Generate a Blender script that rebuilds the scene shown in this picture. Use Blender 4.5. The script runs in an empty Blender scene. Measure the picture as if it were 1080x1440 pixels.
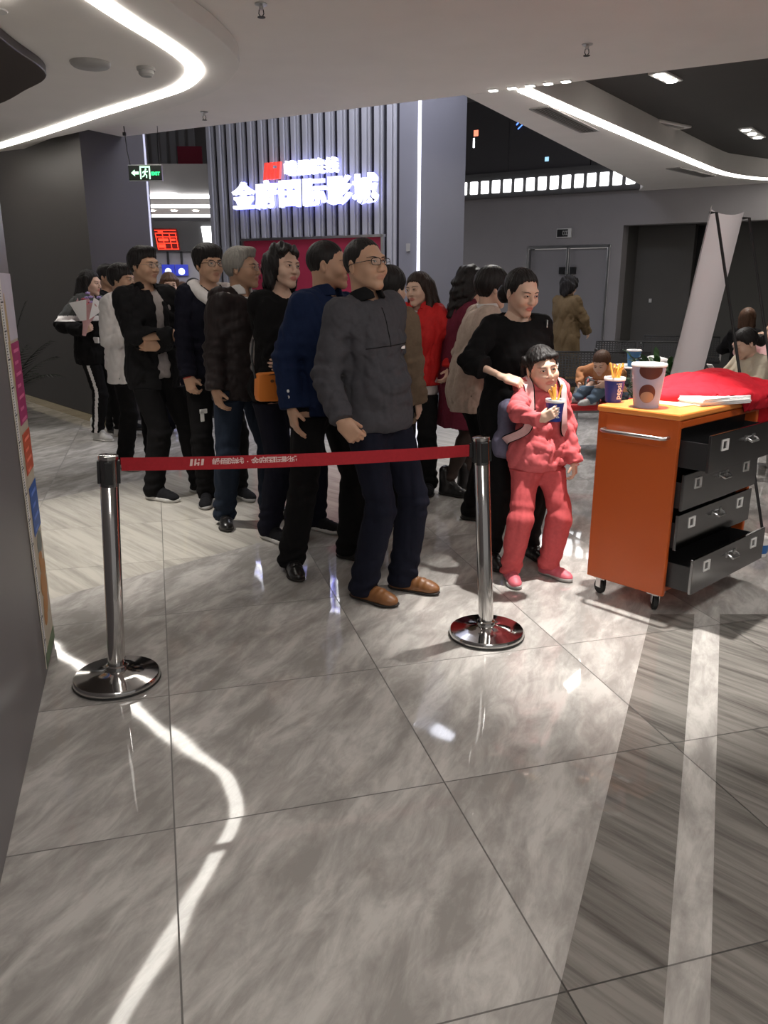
import bpy, bmesh, math, random
import numpy as np
from mathutils import Vector, Matrix

PI = math.pi
R = math.radians
S = bpy.context.scene
COL = S.collection

# ------------------------------------------------------------------ camera
cam_data = bpy.data.cameras.new('camera')
cam = bpy.data.objects.new('camera', cam_data)
COL.objects.link(cam)
cam.location = (0, 0, 1.5)
cam.rotation_euler = (R(90 - 15.9), 0, 0)
cam_data.sensor_fit = 'VERTICAL'
cam_data.sensor_height = 24
cam_data.lens = 24 * 1123 / 1440
cam_data.clip_start = 0.05
S.camera = cam

# ------------------------------------------------------------------ world, exposure
S.view_settings.view_transform = 'Standard'
S.view_settings.look = 'None'
S.view_settings.gamma = 1
S.view_settings.use_curve_mapping = False
S.view_settings.exposure = 0.05
world = bpy.data.worlds.new('lobby_ambience')
S.world = world
world.use_nodes = True
world.node_tree.nodes['Background'].inputs[0].default_value = (1.0, 0.955, 0.92, 1)
world.node_tree.nodes['Background'].inputs[1].default_value = 0.24

def lamp(name, kind, loc, energy, color=(1, .93, .84), aim=None, size=.1, spot=None, blend=.6, sy=None):
    d = bpy.data.lights.new(name, kind)
    d.energy = energy
    d.color = color
    if kind == 'AREA':
        d.size = size
        if sy:
            d.shape = 'RECTANGLE'; d.size_y = sy
    else:
        d.shadow_soft_size = size
    if kind == 'SPOT':
        d.spot_size = R(spot or 60); d.spot_blend = blend
    o = bpy.data.objects.new(name, d)
    COL.objects.link(o)
    o.location = loc
    if aim is not None:
        v = Vector(aim) - Vector(loc)
        o.rotation_euler = v.to_track_quat('-Z', 'Y').to_euler()
    return o

WARM = (1, .955, .90)
# recessed downlights of the hall (most fixtures are modelled further down)
SPOTS = [(.874, 7.07), (1.013, 6.992), (1.143, 6.919), (1.269, 6.848), (1.392, 6.779)]
for i, (x, y) in enumerate(SPOTS):
    lamp('row_spotlight', 'SPOT', (x, y, 2.98), 150, WARM, aim=(0.85 + .22 * i, 3.55 + .12 * i, 0), size=.03, spot=26, blend=.8)
lamp('downlight_beam', 'SPOT', (1.12, 3.80, 2.975), 620, WARM, aim=(1.08, 3.50, 0), size=.03, spot=47, blend=.75)
lamp('downlight_beam', 'SPOT', (-1.98, 4.6, 2.82), 300, WARM, aim=(-1.95, 4.6, 0), size=.05, spot=60, blend=.8)
lamp('downlight_beam', 'SPOT', (-3.7, 7.6, 2.86), 160, WARM, aim=(-3.7, 7.4, 0), size=.05, spot=70, blend=.9)
lamp('grille_beam', 'SPOT', (2.45, 7.7, 3.2), 260, WARM, aim=(2.5, 6.9, 0), size=.06, spot=95, blend=.9)
lamp('grille_beam', 'SPOT', (4.38, 10.37, 3.2), 300, WARM, aim=(4.2, 9.9, 0), size=.06, spot=100, blend=.9)
lamp('ceiling_panel', 'AREA', (.6, .9, 2.98), 34, WARM, aim=(.6, 1.0, 0), size=1.6)  # added overhead area fill, out of view, without a fixture
lamp('ceiling_panel', 'AREA', (0.6, -2.2, 2.98), 80, WARM, aim=(0.4, 1.5, 0.6), size=1.6)  # added fill behind the camera for general ambient, without a fixture
lamp('ceiling_panel', 'AREA', (3.1, 3.3, 2.97), 42, WARM, aim=(3.0, 3.6, 0), size=.6)  # added fill, out of view, to brighten the banner and right floor
lamp('ticket_hall_panel', 'AREA', (-3.4, 14.4, 2.76), 170, (.95, .95, 1), aim=(-3.2, 14.2, 0), size=2.0)
lamp('back_hall_fill', 'AREA', (0.3, 9.3, 4.9), 190, (.86, .88, 1), aim=(0, 9.0, 0), size=2.5)  # added fill without a fixture, lifts the dim back of the hall

# ------------------------------------------------------------------ materials
def mat(name, col, rough=.6, metal=0., emit=None, es=0., spec=.5, alpha=None, coat=0.):
    m = bpy.data.materials.new(name)
    m.use_nodes = True
    b = m.node_tree.nodes['Principled BSDF']
    b.inputs['Base Color'].default_value = (*col, 1)
    b.inputs['Roughness'].default_value = rough
    b.inputs['Metallic'].default_value = metal
    b.inputs['Specular IOR Level'].default_value = spec
    if coat:
        b.inputs['Coat Weight'].default_value = coat
        b.inputs['Coat Roughness'].default_value = .08
    if emit:
        b.inputs['Emission Color'].default_value = (*emit, 1)
        b.inputs['Emission Strength'].default_value = es
    if alpha is not None:
        b.inputs['Alpha'].default_value = alpha
    return m

class NT:
    """tiny node-graph helper"""
    def __init__(self, m):
        self.m = m; self.t = m.node_tree; self.b = self.t.nodes['Principled BSDF']
    def n(self, typ, **kw):
        nd = self.t.nodes.new(typ)
        for k, v in kw.items():
            if k.startswith('i_'):
                key = k[2:]
                nd.inputs[int(key) if key.isdigit() else key].default_value = v
            else:
                setattr(nd, k, v)
        return nd
    def l(self, a, b):
        self.t.links.new(a, b)
    def math(self, op, a, b=None, c=None):
        nd = self.n('ShaderNodeMath', operation=op)
        for i, v in enumerate((a, b, c)):
            if v is None: continue
            if hasattr(v, 'links'): self.l(v, nd.inputs[i])
            else: nd.inputs[i].default_value = v
        return nd.outputs[0]
    def mix(self, fac, a, b):
        nd = self.n('ShaderNodeMix', data_type='RGBA')
        for i, v in ((0, fac), (6, a), (7, b)):
            if hasattr(v, 'links'): self.l(v, nd.inputs[i])
            else: nd.inputs[i].default_value = v if i == 0 else (*v, 1)
        return nd.outputs[2]

def fabric(name, col, rough=.85, scale=60, amt=.18, bump=.15, sheen=.0):
    m = mat(name, col, rough, spec=.12)
    g = NT(m)
    tc = g.n('ShaderNodeTexCoord')
    nz = g.n('ShaderNodeTexNoise', i_Scale=scale, i_Detail=4.)
    g.l(tc.outputs['Object'], nz.inputs['Vector'])
    c2 = tuple(max(0, c * (1 - amt)) for c in col); c1 = tuple(min(1, c * (1 + amt)) for c in col)
    g.l(g.mix(nz.outputs[0], c2, c1), g.b.inputs['Base Color'])
    nb = g.n('ShaderNodeTexNoise', i_Scale=scale * 6, i_Detail=2.)
    g.l(tc.outputs['Object'], nb.inputs['Vector'])
    bp = g.n('ShaderNodeBump', i_Strength=bump, i_Distance=.002)
    g.l(nb.outputs[0], bp.inputs['Height']); g.l(bp.outputs[0], g.b.inputs['Normal'])
    if sheen:
        g.b.inputs['Sheen Weight'].default_value = sheen
    return m

def painted(name, col, rough=.6, amt=.05, scale=3., spec=.3):
    m = mat(name, col, rough, spec=spec)
    g = NT(m)
    tc = g.n('ShaderNodeTexCoord')
    nz = g.n('ShaderNodeTexNoise', i_Scale=scale, i_Detail=5.)
    g.l(tc.outputs['Object'], nz.inputs['Vector'])
    g.l(g.mix(nz.outputs[0], tuple(c * (1 - amt) for c in col), tuple(c * (1 + amt) for c in col)), g.b.inputs['Base Color'])
    return m

def stone(name, light, dark, kind):
    """polished stone floor: 0.8 m tiles in a rotated grid (marble) or a streaked wood-vein stone"""
    m = mat(name, light, .07, spec=.5)
    g = NT(m)
    tc = g.n('ShaderNodeTexCoord')
    mp = g.n('ShaderNodeMapping', vector_type='TEXTURE')
    mp.inputs['Location'].default_value = (0.189, 2.175, 0)
    mp.inputs['Rotation'].default_value = (0, 0, R(15.6))
    mp.inputs['Scale'].default_value = (.82, .8, 1)
    g.l(tc.outputs['Object'], mp.inputs['Vector'])
    sep = g.n('ShaderNodeSeparateXYZ'); g.l(mp.outputs[0], sep.inputs[0])
    fx = g.math('FLOOR', sep.outputs[0]); fy = g.math('FLOOR', sep.outputs[1])
    idv = g.n('ShaderNodeCombineXYZ'); g.l(fx, idv.inputs[0]); g.l(fy, idv.inputs[1])
    wn = g.n('ShaderNodeTexWhiteNoise', noise_dimensions='3D'); g.l(idv.outputs[0], wn.inputs['Vector'])
    off = g.n('ShaderNodeVectorMath', operation='MULTIPLY_ADD')
    g.l(wn.outputs['Color'], off.inputs[0]); off.inputs[1].default_value = (9, 9, 9)
    g.l(tc.outputs['Object'], off.inputs[2])
    th, su, sv = (R(68), 1.0, 2.9) if kind == 'marble' else (R(-47), .6, 9.)
    so = g.n('ShaderNodeSeparateXYZ'); g.l(off.outputs[0], so.inputs[0])
    al = g.math('ADD', g.math('MULTIPLY', so.outputs[0], math.cos(th)), g.math('MULTIPLY', so.outputs[1], math.sin(th)))
    ac = g.math('SUBTRACT', g.math('MULTIPLY', so.outputs[1], math.cos(th)), g.math('MULTIPLY', so.outputs[0], math.sin(th)))
    m2 = g.n('ShaderNodeCombineXYZ'); g.l(g.math('MULTIPLY', al, su), m2.inputs[0]); g.l(g.math('MULTIPLY', ac, sv), m2.inputs[1])
    if kind == 'marble':
        n1 = g.n('ShaderNodeTexNoise', i_Scale=2.5, i_Detail=9., i_Roughness=.62, i_Distortion=.55)
        n2 = g.n('ShaderNodeTexNoise', i_Scale=6., i_Detail=7., i_Roughness=.68, i_Distortion=.8)
        g.l(m2.outputs[0], n1.inputs['Vector']); g.l(m2.outputs[0], n2.inputs['Vector'])
        s = g.math('ADD', g.math('MULTIPLY', n1.outputs[0], .68), g.math('MULTIPLY', n2.outputs[0], .32))
        cr = g.n('ShaderNodeValToRGB'); g.l(s, cr.inputs[0])
        cr.color_ramp.elements[0].position = .41; cr.color_ramp.elements[0].color = (*dark, 1)
        cr.color_ramp.elements[1].position = .60; cr.color_ramp.elements[1].color = (*light, 1)
        e = cr.color_ramp.elements.new(.5); e.color = (*[(a * .6 + b * .4) for a, b in zip(dark, light)], 1)
    else:
        n1 = g.n('ShaderNodeTexNoise', i_Scale=1.6, i_Detail=8., i_Roughness=.68, i_Distortion=.35)
        g.l(m2.outputs[0], n1.inputs['Vector'])
        cr = g.n('ShaderNodeValToRGB'); g.l(n1.outputs[0], cr.inputs[0])
        cr.color_ramp.elements[0].position = .34; cr.color_ramp.elements[0].color = (*dark, 1)
        cr.color_ramp.elements[1].position = .58; cr.color_ramp.elements[1].color = (*light, 1)
    # joints
    px = g.math('PINGPONG', sep.outputs[0], .5); py = g.math('PINGPONG', sep.outputs[1], .5)
    jm = g.math('LESS_THAN', g.math('MINIMUM', px, py), .0028)
    col = g.mix(jm, cr.outputs[0], tuple(c * .45 for c in dark))
    g.l(col, g.b.inputs['Base Color'])
    g.l(g.math('MULTIPLY_ADD', jm, .4, .04), g.b.inputs['Roughness'])
    # every slab lies a little out of level and is gently wavy
    sw = g.n('ShaderNodeSeparateColor'); g.l(wn.outputs['Color'], sw.inputs[0])
    frx = g.math('FRACT', sep.outputs[0]); fry = g.math('FRACT', sep.outputs[1])
    hx = g.math('MULTIPLY', g.math('SUBTRACT', sw.outputs[0], .5), frx)
    hy = g.math('MULTIPLY', g.math('SUBTRACT', sw.outputs[1], .5), fry)
    nw = g.n('ShaderNodeTexNoise', i_Scale=1.35, i_Detail=2.); g.l(off.outputs[0], nw.inputs['Vector'])
    h = g.math('ADD', g.math('MULTIPLY', g.math('ADD', hx, hy), 1.0), g.math('MULTIPLY', nw.outputs[0], .75))
    bp = g.n('ShaderNodeBump', i_Strength=1., i_Distance=.0075)
    g.l(h, bp.inputs['Height']); g.l(bp.outputs[0], g.b.inputs['Normal'])
    return m

M = {}
M['marble'] = stone('grey_marble_tile', (.56, .537, .508), (.315, .298, .28), 'marble')
M['woodstone'] = stone('dark_wood_vein_stone', (.25, .235, .215), (.10, .093, .085), 'wood')
M['palewood'] = stone('pale_wood_vein_stone', (.58, .55, .49), (.38, .36, .32), 'wood')
M['ceil'] = painted('white_plaster', (.86, .82, .785), .8)
M['ceil2'] = painted('white_plaster_soffit', (.82, .79, .76), .8)
M['ceildark'] = painted('dark_ceiling_paint', (.075, .072, .070), .85)
M['wallgrey'] = painted('dark_grey_wall_panel', (.19, .178, .185), .45)
M['wallwarm'] = painted('taupe_wall_panel', (.064, .057, .053), .5)
M['wallhall'] = painted('slate_hall_wall', (.31, .295, .305), .7)
M['pier'] = painted('blue_grey_pier_panel', (.21, .21, .245), .4)
M['pierdark'] = painted('brown_grey_pier_panel', (.062, .056, .060), .5)
M['leddim'] = mat('dim_cool_led_strip', (.5, .5, .6), .5, emit=(.72, .74, 1), es=.7)
M['rib'] = painted('grey_metal_fin', (.38, .38, .42), .38)
M['ribdark'] = painted('black_recess', (.022, .02, .028), .6)
M['black'] = mat('black_plastic', (.012, .012, .013), .4)
M['blackmetal'] = mat('black_coated_metal', (.02, .02, .022), .35, spec=.5)
M['chrome'] = mat('polished_chrome', (.62, .61, .60), .09, 1.)
M['steel'] = mat('brushed_steel', (.55, .55, .55), .28, 1.)
M['gold'] = mat('brass_skirting', (.55, .45, .27), .22, 1.)
M['doorgrey'] = painted('grey_door_leaf', (.27, .26, .275), .45)
M['glassdark'] = mat('dark_window_glass', (.008, .009, .016), .06, spec=.6)
M['led'] = mat('warm_led_strip', (1, 1, 1), .5, emit=(1, .95, .87), es=11.)
M['ledcool'] = mat('cool_led_strip', (1, 1, 1), .5, emit=(.80, .82, 1), es=2.2)
M['ledpanel'] = mat('cool_light_panel', (1, 1, 1), .5, emit=(.97, .98, 1), es=4.)
M['lampface'] = mat('spot_lamp_face', (1, 1, 1), .5, emit=(1, .95, .86), es=16.)
M['signwhite'] = mat('lit_letter_face', (1, 1, 1), .5, emit=(.93, .94, 1), es=2.6)
M['signhalo'] = mat('lit_letter_side', (.4, .4, .9), .5, emit=(.25, .28, 1), es=2.2)
M['signred'] = mat('lit_red_logo', (.9, .1, .08), .5, emit=(1, .07, .045), es=.6)
M['white'] = mat('white_plastic', (.75, .74, .73), .45)
M['paper'] = mat('white_paper', (.82, .80, .79), .75)
M['greytrim'] = mat('grey_fixture', (.33, .32, .31), .5)
M['ventdark'] = mat('vent_dark', (.05, .048, .045), .6)
M['beltred'] = fabric('red_belt_webbing', (.36, .022, .03), .65, 90)
M['beltprint'] = mat('pale_print', (.72, .52, .50), .7)
M['orange'] = mat('orange_powder_coat', (.50, .092, .015), .33, spec=.5)
M['orangetop'] = mat('orange_worktop', (.80, .27, .06), .28, spec=.5)
M['blacksteel'] = mat('dark_mirror_steel', (.22, .22, .225), .15, 1.)
M['rubber'] = mat('black_rubber', (.02, .02, .02), .7)
M['redcloth'] = fabric('red_cloth', (.62, .02, .035), .75, 40)
M['redpanel'] = painted('crimson_board', (.36, .03, .07), .5)
M['bannerback'] = painted('banner_back', (.80, .74, .76), .55, .03)
M['pepsiblue'] = mat('blue_cup', (.015, .04, .27), .4)
M['cupwhite'] = mat('cup_white', (.85, .84, .82), .5)
M['fry'] = mat('fried_potato', (.85, .42, .07), .6)
M['bucketpale'] = painted('lilac_paper_bucket', (.45, .45, .60), .45, .2, 9.)
M['brownprint'] = mat('brown_print', (.13, .035, .025), .5)
M['tan'] = mat('tan_print', (.50, .30, .20), .5)
M['green'] = mat('lit_green', (0, .6, .15), .5, emit=(.03, .8, .22), es=2.6)
M['greenpale'] = mat('lit_pale_green', (.6, 1, .7), .5, emit=(.5, 1, .65), es=1.6)
M['signblack'] = mat('sign_black', (.006, .014, .008), .3)
M['ledred'] = mat('red_led_screen', (.5, .02, .01), .5, emit=(1, .045, .02), es=2.2)
M['ledreddark'] = mat('red_led_screen_dim', (.06, .004, .003), .5, emit=(.5, .01, .008), es=.18)
M['screenblue'] = mat('blue_screen', (.02, .03, .3), .4, emit=(.03, .05, .5), es=.55)
M['screenpale'] = mat('pale_screen', (.6, .7, 1), .4, emit=(.6, .7, 1), es=1.4)
M['redseat'] = mat('red_vinyl', (.55, .02, .02), .45)
M['leaf'] = painted('leaf_green', (.025, .075, .018), .5, .4, 12.)
M['leafdark'] = painted('dark_leaf', (.016, .02, .014), .5, .3, 12.)
M['pot'] = mat('dark_pot', (.03, .028, .026), .5)

# ------------------------------------------------------------------ mesh helpers
class MB:
    def __init__(self):
        self.v = []; self.f = []; self.mi = []
    def add(self, vs, fs, mi=0):
        o = len(self.v)
        self.v += [tuple(v) for v in vs]
        self.f += [tuple(i + o for i in f) for f in fs]
        self.mi += [mi] * len(fs)
        return self
    def box(self, c, s, rz=0, mi=0, M3=None):
        hx, hy, hz = s[0] / 2, s[1] / 2, s[2] / 2
        q = M3 if M3 is not None else Matrix.Rotation(rz, 3, 'Z')
        vs = [Vector(c) + q @ Vector((x, y, z)) for x in (-hx, hx) for y in (-hy, hy) for z in (-hz, hz)]
        self.add(vs, [(0, 1, 3, 2), (4, 6, 7, 5), (0, 4, 5, 1), (2, 3, 7, 6), (0, 2, 6, 4), (1, 5, 7, 3)], mi)
        return self
    def prism(self, poly, z0, z1, mi=0):
        n = len(poly)
        a = sum(poly[i][0] * poly[(i + 1) % n][1] - poly[(i + 1) % n][0] * poly[i][1] for i in range(n))
        if a < 0: poly = poly[::-1]
        vs = [(x, y, z0) for x, y in poly] + [(x, y, z1) for x, y in poly]
        fs = [tuple(range(n - 1, -1, -1)), tuple(range(n, 2 * n))]
        fs += [(i, (i + 1) % n, n + (i + 1) % n, n + i) for i in range(n)]
        self.add(vs, fs, mi)
        return self
    def tube(self, pts, r, n=10, mi=0, closed=False, cap=True):
        pts = [Vector(p) for p in pts]
        m = len(pts)
        rs = r if isinstance(r, (list, tuple)) else [r] * m
        vs = []; prev = None
        for i, p in enumerate(pts):
            if closed: t = pts[(i + 1) % m] - pts[i - 1]
            else: t = pts[min(i + 1, m - 1)] - pts[max(i - 1, 0)]
            t.normalize()
            if prev is None:
                a = Vector((0, 0, 1)) if abs(t.z) < .9 else Vector((1, 0, 0))
                u = t.cross(a).normalized()
            else:
                u = (prev - t * prev.dot(t)).normalized()
            prev = u; w = t.cross(u)
            for k in range(n):
                an = 2 * PI * k / n
                vs.append(p + (u * math.cos(an) + w * math.sin(an)) * rs[i])
        fs = []
        for i in range(m if closed else m - 1):
            j = (i + 1) % m
            for k in range(n):
                k2 = (k + 1) % n
                fs.append((i * n + k, i * n + k2, j * n + k2, j * n + k))
        if cap and not closed:
            fs.append(tuple(range(n - 1, -1, -1))); fs.append(tuple((m - 1) * n + k for k in range(n)))
        self.add(vs, fs, mi)
        return self
    def lathe(self, prof, n=32, c=(0, 0, 0), mi=0, M3=None):
        vs = []; m = len(prof)
        q = M3 or Matrix.Identity(3)
        for r, z in prof:
            for k in range(n):
                an = 2 * PI * k / n
                vs.append(Vector(c) + q @ Vector((r * math.cos(an), r * math.sin(an), z)))
        fs = [(i * n + k, i * n + (k + 1) % n, (i + 1) * n + (k + 1) % n, (i + 1) * n + k) for i in range(m - 1) for k in range(n)]
        if prof[0][0] > 1e-6: fs.append(tuple(range(n - 1, -1, -1)))
        if prof[-1][0] > 1e-6: fs.append(tuple((m - 1) * n + k for k in range(n)))
        self.add(vs, fs, mi)
        return self
    def ell(self, c, r, n=16, mi=0, M3=None):
        prof = [(math.sin(PI * i / n), -math.cos(PI * i / n)) for i in range(n + 1)]
        q = (M3 or Matrix.Identity(3)) @ Matrix.Diagonal(Vector(r))
        vs = []; fs = []
        for a, z in prof:
            for k in range(2 * n):
                an = PI * k / n
                vs.append(Vector(c) + q @ Vector((a * math.cos(an), a * math.sin(an), z)))
        N = 2 * n
        fs = [(i * N + k, i * N + (k + 1) % N, (i + 1) * N + (k + 1) % N, (i + 1) * N + k) for i in range(n) for k in range(N)]
        self.add(vs, fs, mi)
        return self
    def build(self, name, mats, parent=None, smooth=False, bevel=0., loc=None, seg=2):
        me = bpy.data.meshes.new(name)
        me.from_pydata(self.v, [], self.f)
        if not isinstance(mats, (list, tuple)): mats = [mats]
        for m in mats: me.materials.append(m)
        if len(mats) > 1: me.polygons.foreach_set('material_index', self.mi)
        bm = bmesh.new(); bm.from_mesh(me)
        bmesh.ops.remove_doubles(bm, verts=bm.verts, dist=1e-6)
        bmesh.ops.recalc_face_normals(bm, faces=bm.faces)
        if bevel:
            es = [e for e in bm.edges if len(e.link_faces) == 2 and e.calc_face_angle(0) > .5]
            bmesh.ops.bevel(bm, geom=es, offset=bevel, segments=seg, affect='EDGES', profile=.5, clamp_overlap=True)
        bm.to_mesh(me); bm.free()
        if smooth:
            me.polygons.foreach_set('use_smooth', [True] * len(me.polygons))
            try: me.set_sharp_from_angle(angle=R(42))
            except Exception: pass
        o = bpy.data.objects.new(name, me)
        COL.objects.link(o)
        if parent is not None: o.parent = parent
        if loc is not None: o.location = loc
        return o

def thing(name, label, cat, loc=(0, 0, 0), rz=0, group=None):
    o = bpy.data.objects.new(name, None)
    COL.objects.link(o)
    o.empty_display_size = .1
    o.location = loc; o.rotation_euler = (0, 0, rz)
    o['label'] = label; o['category'] = cat
    if group: o['group'] = group
    return o
def tag(o, label, cat, group=None):
    o['label'] = label; o['category'] = cat
    if group: o['group'] = group
    return o
def struct(o):
    o['kind'] = 'structure'
    return o
def dup(root, loc, rz=None, label=None, group=None):
    r = root.copy(); COL.objects.link(r); r.location = loc
    if rz is not None: r.rotation_euler = (0, 0, rz)
    if label: r['label'] = label
    if group: r['group'] = group
    for ch in list(root.children):
        c = ch.copy(); COL.objects.link(c); c.parent = r
        for g in list(ch.children):
            d = g.copy(); COL.objects.link(d); d.parent = c
    return r
def text_mesh(name, s, size, material, parent=None, depth=.002, bold=0., M4=None, align='CENTER'):
    cu = bpy.data.curves.new(name, 'FONT')
    cu.body = s; cu.size = size; cu.extrude = depth; cu.offset = bold
    cu.align_x = align; cu.align_y = 'CENTER'; cu.resolution_u = 3
    t = bpy.data.objects.new(name + '_src', cu)
    COL.objects.link(t)
    dg = bpy.context.evaluated_depsgraph_get()
    me = bpy.data.meshes.new_from_object(t.evaluated_get(dg))
    bpy.data.objects.remove(t); bpy.data.curves.remove(cu)
    me.name = name
    me.materials.clear(); me.materials.append(material)
    o = bpy.data.objects.new(name, me)
    COL.objects.link(o)
    if M4 is not None: me.transform(M4)
    if parent is not None: o.parent = parent
    return o
def frame(o, xdir, zdir=(0, 0, 1)):
    """matrix whose local X runs along xdir and local Y along zdir (for upright lettering), facing X x Y"""
    x = Vector(xdir).normalized(); y = Vector(zdir).normalized(); y = (y - x * y.dot(x)).normalized(); z = x.cross(y)
    m = Matrix((x, y, z)).transposed().to_4x4(); m.translation = Vector(o)
    return m
def spline(pts, n=8):
    """Catmull-Rom through the points"""
    P = [Vector(p) for p in pts]; out = []
    for i in range(len(P) - 1):
        p0 = P[max(i - 1, 0)]; p1 = P[i]; p2 = P[i + 1]; p3 = P[min(i + 2, len(P) - 1)]
        for k in range(n):
            t = k / n
            out.append(.5 * (2 * p1 + (p2 - p0) * t + (2 * p0 - 5 * p1 + 4 * p2 - p3) * t * t + (3 * p1 - p0 - 3 * p2 + p3) * t ** 3))
    out.append(P[-1])
    return out
def ribbon(mb, pts, w, z0, z1, mi=0):
    """flat band of width w following the 2-D points, from z0 to z1"""
    P = [Vector((p[0], p[1])) for p in pts]; L = []; Rr = []
    for i, p in enumerate(P):
        t = (P[min(i + 1, len(P) - 1)] - P[max(i - 1, 0)]).normalized(); nrm = Vector((-t.y, t.x))
        L.append(p + nrm * w / 2); Rr.append(p - nrm * w / 2)
    for i in range(len(P) - 1):
        mb.prism([L[i], L[i + 1], Rr[i + 1], Rr[i]], z0, z1, mi)

# =================================================================== THE SETTING
# ------------------------------------------------------------------ floor
mb = MB(); mb.add([(-12, -5, 0), (12, -5, 0), (12, 20, 0), (-12, 20, 0)], [(0, 1, 2, 3)])
struct(mb.build('floor', M['marble']))
def inlay(name, poly, material, z=.0006):
    b = MB(); b.add([(x, y, z) for x, y in poly], [tuple(range(len(poly)))])
    return struct(b.build(name, material))
dL = Vector((1.258 - .352, 3.49 - 1.324)).normalized()
dS = Vector((1.399 - .589, 3.329 - 1.324)).normalized()
dR = Vector((1.518 - .687, 3.329 - 1.324)).normalized()
def ext(p, d, y):
    t = (y - p[1]) / d.y
    return (p[0] + d.x * t, y)
yb0, yb1 = -1.0, 3.5
L0, L1 = ext((.352, 1.324), dL, yb0), ext((.352, 1.324), dL, yb1)
S0, S1 = ext((.589, 1.324), dS, yb0), ext((.589, 1.324), dS, yb1)
R0, R1 = ext((.687, 1.324), dR, yb0), ext((.687, 1.324), dR, yb1)
inlay('trim_1', [L0, S0, S1, L1], M['woodstone'])
inlay('trim_2', [R0, (3.2, yb0), (4.6, yb1), R1], M['woodstone'])
inlay('trim_3', [(-1.631, 3.713), (-.843, 4.496), (.6, 5.95), (1.9, 8.2), (.2, 8.9), (-1.849, 6.32), (-2.392, 5.645), (-4.3, 3.3), (-3.0, 2.3)], M['palewood'])

# ------------------------------------------------------------------ ceilings
E0, E1 = (-9.0, 12.70), (9.0, 2.58)           # far edge of the white ceiling
mb = MB(); mb.prism([(-9, -5), (9, -5), E1, E0], 3.0, 3.22)
struct(mb.build('ceiling', M['ceil']))
armL = [(.672, 7.263), (4.122, 13.614)]
armR = [(1.118, 7.05), (2.24, 8.62), (3.36, 10.18), (4.40, 11.60), (4.80, 12.07), (5.25, 12.45), (5.75, 12.66), (6.3, 12.52), (7.2, 11.95), (8.8, 10.85)]
armRs = [(p.x + .05, p.y - .04) for p in spline([(x, y, 0) for x, y in armR], 6)]
mb = MB(); mb.prism([(.662, 7.272)] + [(1.160, 6.992)] + armRs[1:] + [(8.8, 11.32), (4.25, 14.27), armL[1]], 3.0, 3.3)
struct(mb.build('ceiling_arm', M['ceil2']))
mb = MB(); ribbon(mb, [(p[0] - .055, p[1] + .042) for p in armRs], .10, 2.985, 2.9995)
o = mb.build('led_strip', M['led']); tag(o, 'straight warm white light strip along the right edge of the ceiling arm', 'light strip')
mb = MB(); mb.prism([(1.2, 7.05), (9, 2.6), (12, 2.6), (12, 9.2), (8.8, 10.9), (6.3, 12.4), (5.6, 12.5), (4.7, 11.9), (2.2, 8.65)], 3.24, 3.4)
struct(mb.build('ceiling_dark', M['ceildark']))
mb = MB(); mb.box((-1, 15, 5.3), (24, 12, .2))
struct(mb.build('ceiling_high', M['ceildark']))

# dropped oval soffit with the hooked light strip
oval = spline([(-1.5, 0.5, 0), (-1.3, 2.5, 0), (-1.17, 4.0, 0), (-1.10, 4.7, 0), (-.985, 5.25, 0), (-.945, 5.79, 0), (-1.036, 6.16, 0), (-1.293, 6.69, 0), (-1.76, 7.25, 0), (-2.361, 7.85, 0), (-3.336, 8.69, 0), (-4.6, 9.75, 0)], 8)
mb = MB(); mb.prism([(p.x, p.y) for p in oval] + [(-7.5, 11.3), (-7.5, .5)], 2.9, 2.999)
struct(mb.build('ceiling_soffit', M['ceil2'], bevel=.004))
hook = spline([(-1.66, 3.3, 0), (-1.60, 3.75, 0), (-1.47, 4.56, 0), (-1.405, 4.95, 0), (-1.322, 5.35, 0), (-1.272, 5.7, 0), (-1.272, 5.97, 0), (-1.345, 6.22, 0), (-1.535, 6.55, 0), (-1.903, 6.934, 0), (-2.507, 7.538, 0), (-3.294, 8.36, 0), (-4.029, 9.09, 0), (-5.2, 10.2, 0)], 8)
mb = MB(); ribbon(mb, [(p.x, p.y) for p in hook], .1, 2.886, 2.8995)
o = mb.build('led_strip', M['led']); tag(o, 'hook shaped warm white light strip curving across the lower ceiling at upper left', 'light strip')
dk = spline([(-2.10, 4.3, 0), (-2.14, 4.8, 0), (-2.19, 5.30, 0), (-2.21, 5.75, 0), (-2.30, 6.02, 0), (-2.55, 6.32, 0), (-3.1, 6.9, 0), (-3.9, 7.2, 0), (-4.6, 6.9, 0), (-4.9, 5.9, 0), (-4.4, 4.6, 0), (-3.3, 3.9, 0), (-2.4, 4.0, 0)], 6)
mb = MB(); mb.prism([(p.x, p.y) for p in dk], 2.84, 2.901)
o = mb.build('ceiling_panel', mat('brown_ceiling_panel', (.05, .038, .033), .5), bevel=.008)
tag(o, 'dark brown rounded panel hung under the lower ceiling at the left edge', 'ceiling panel')

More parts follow.
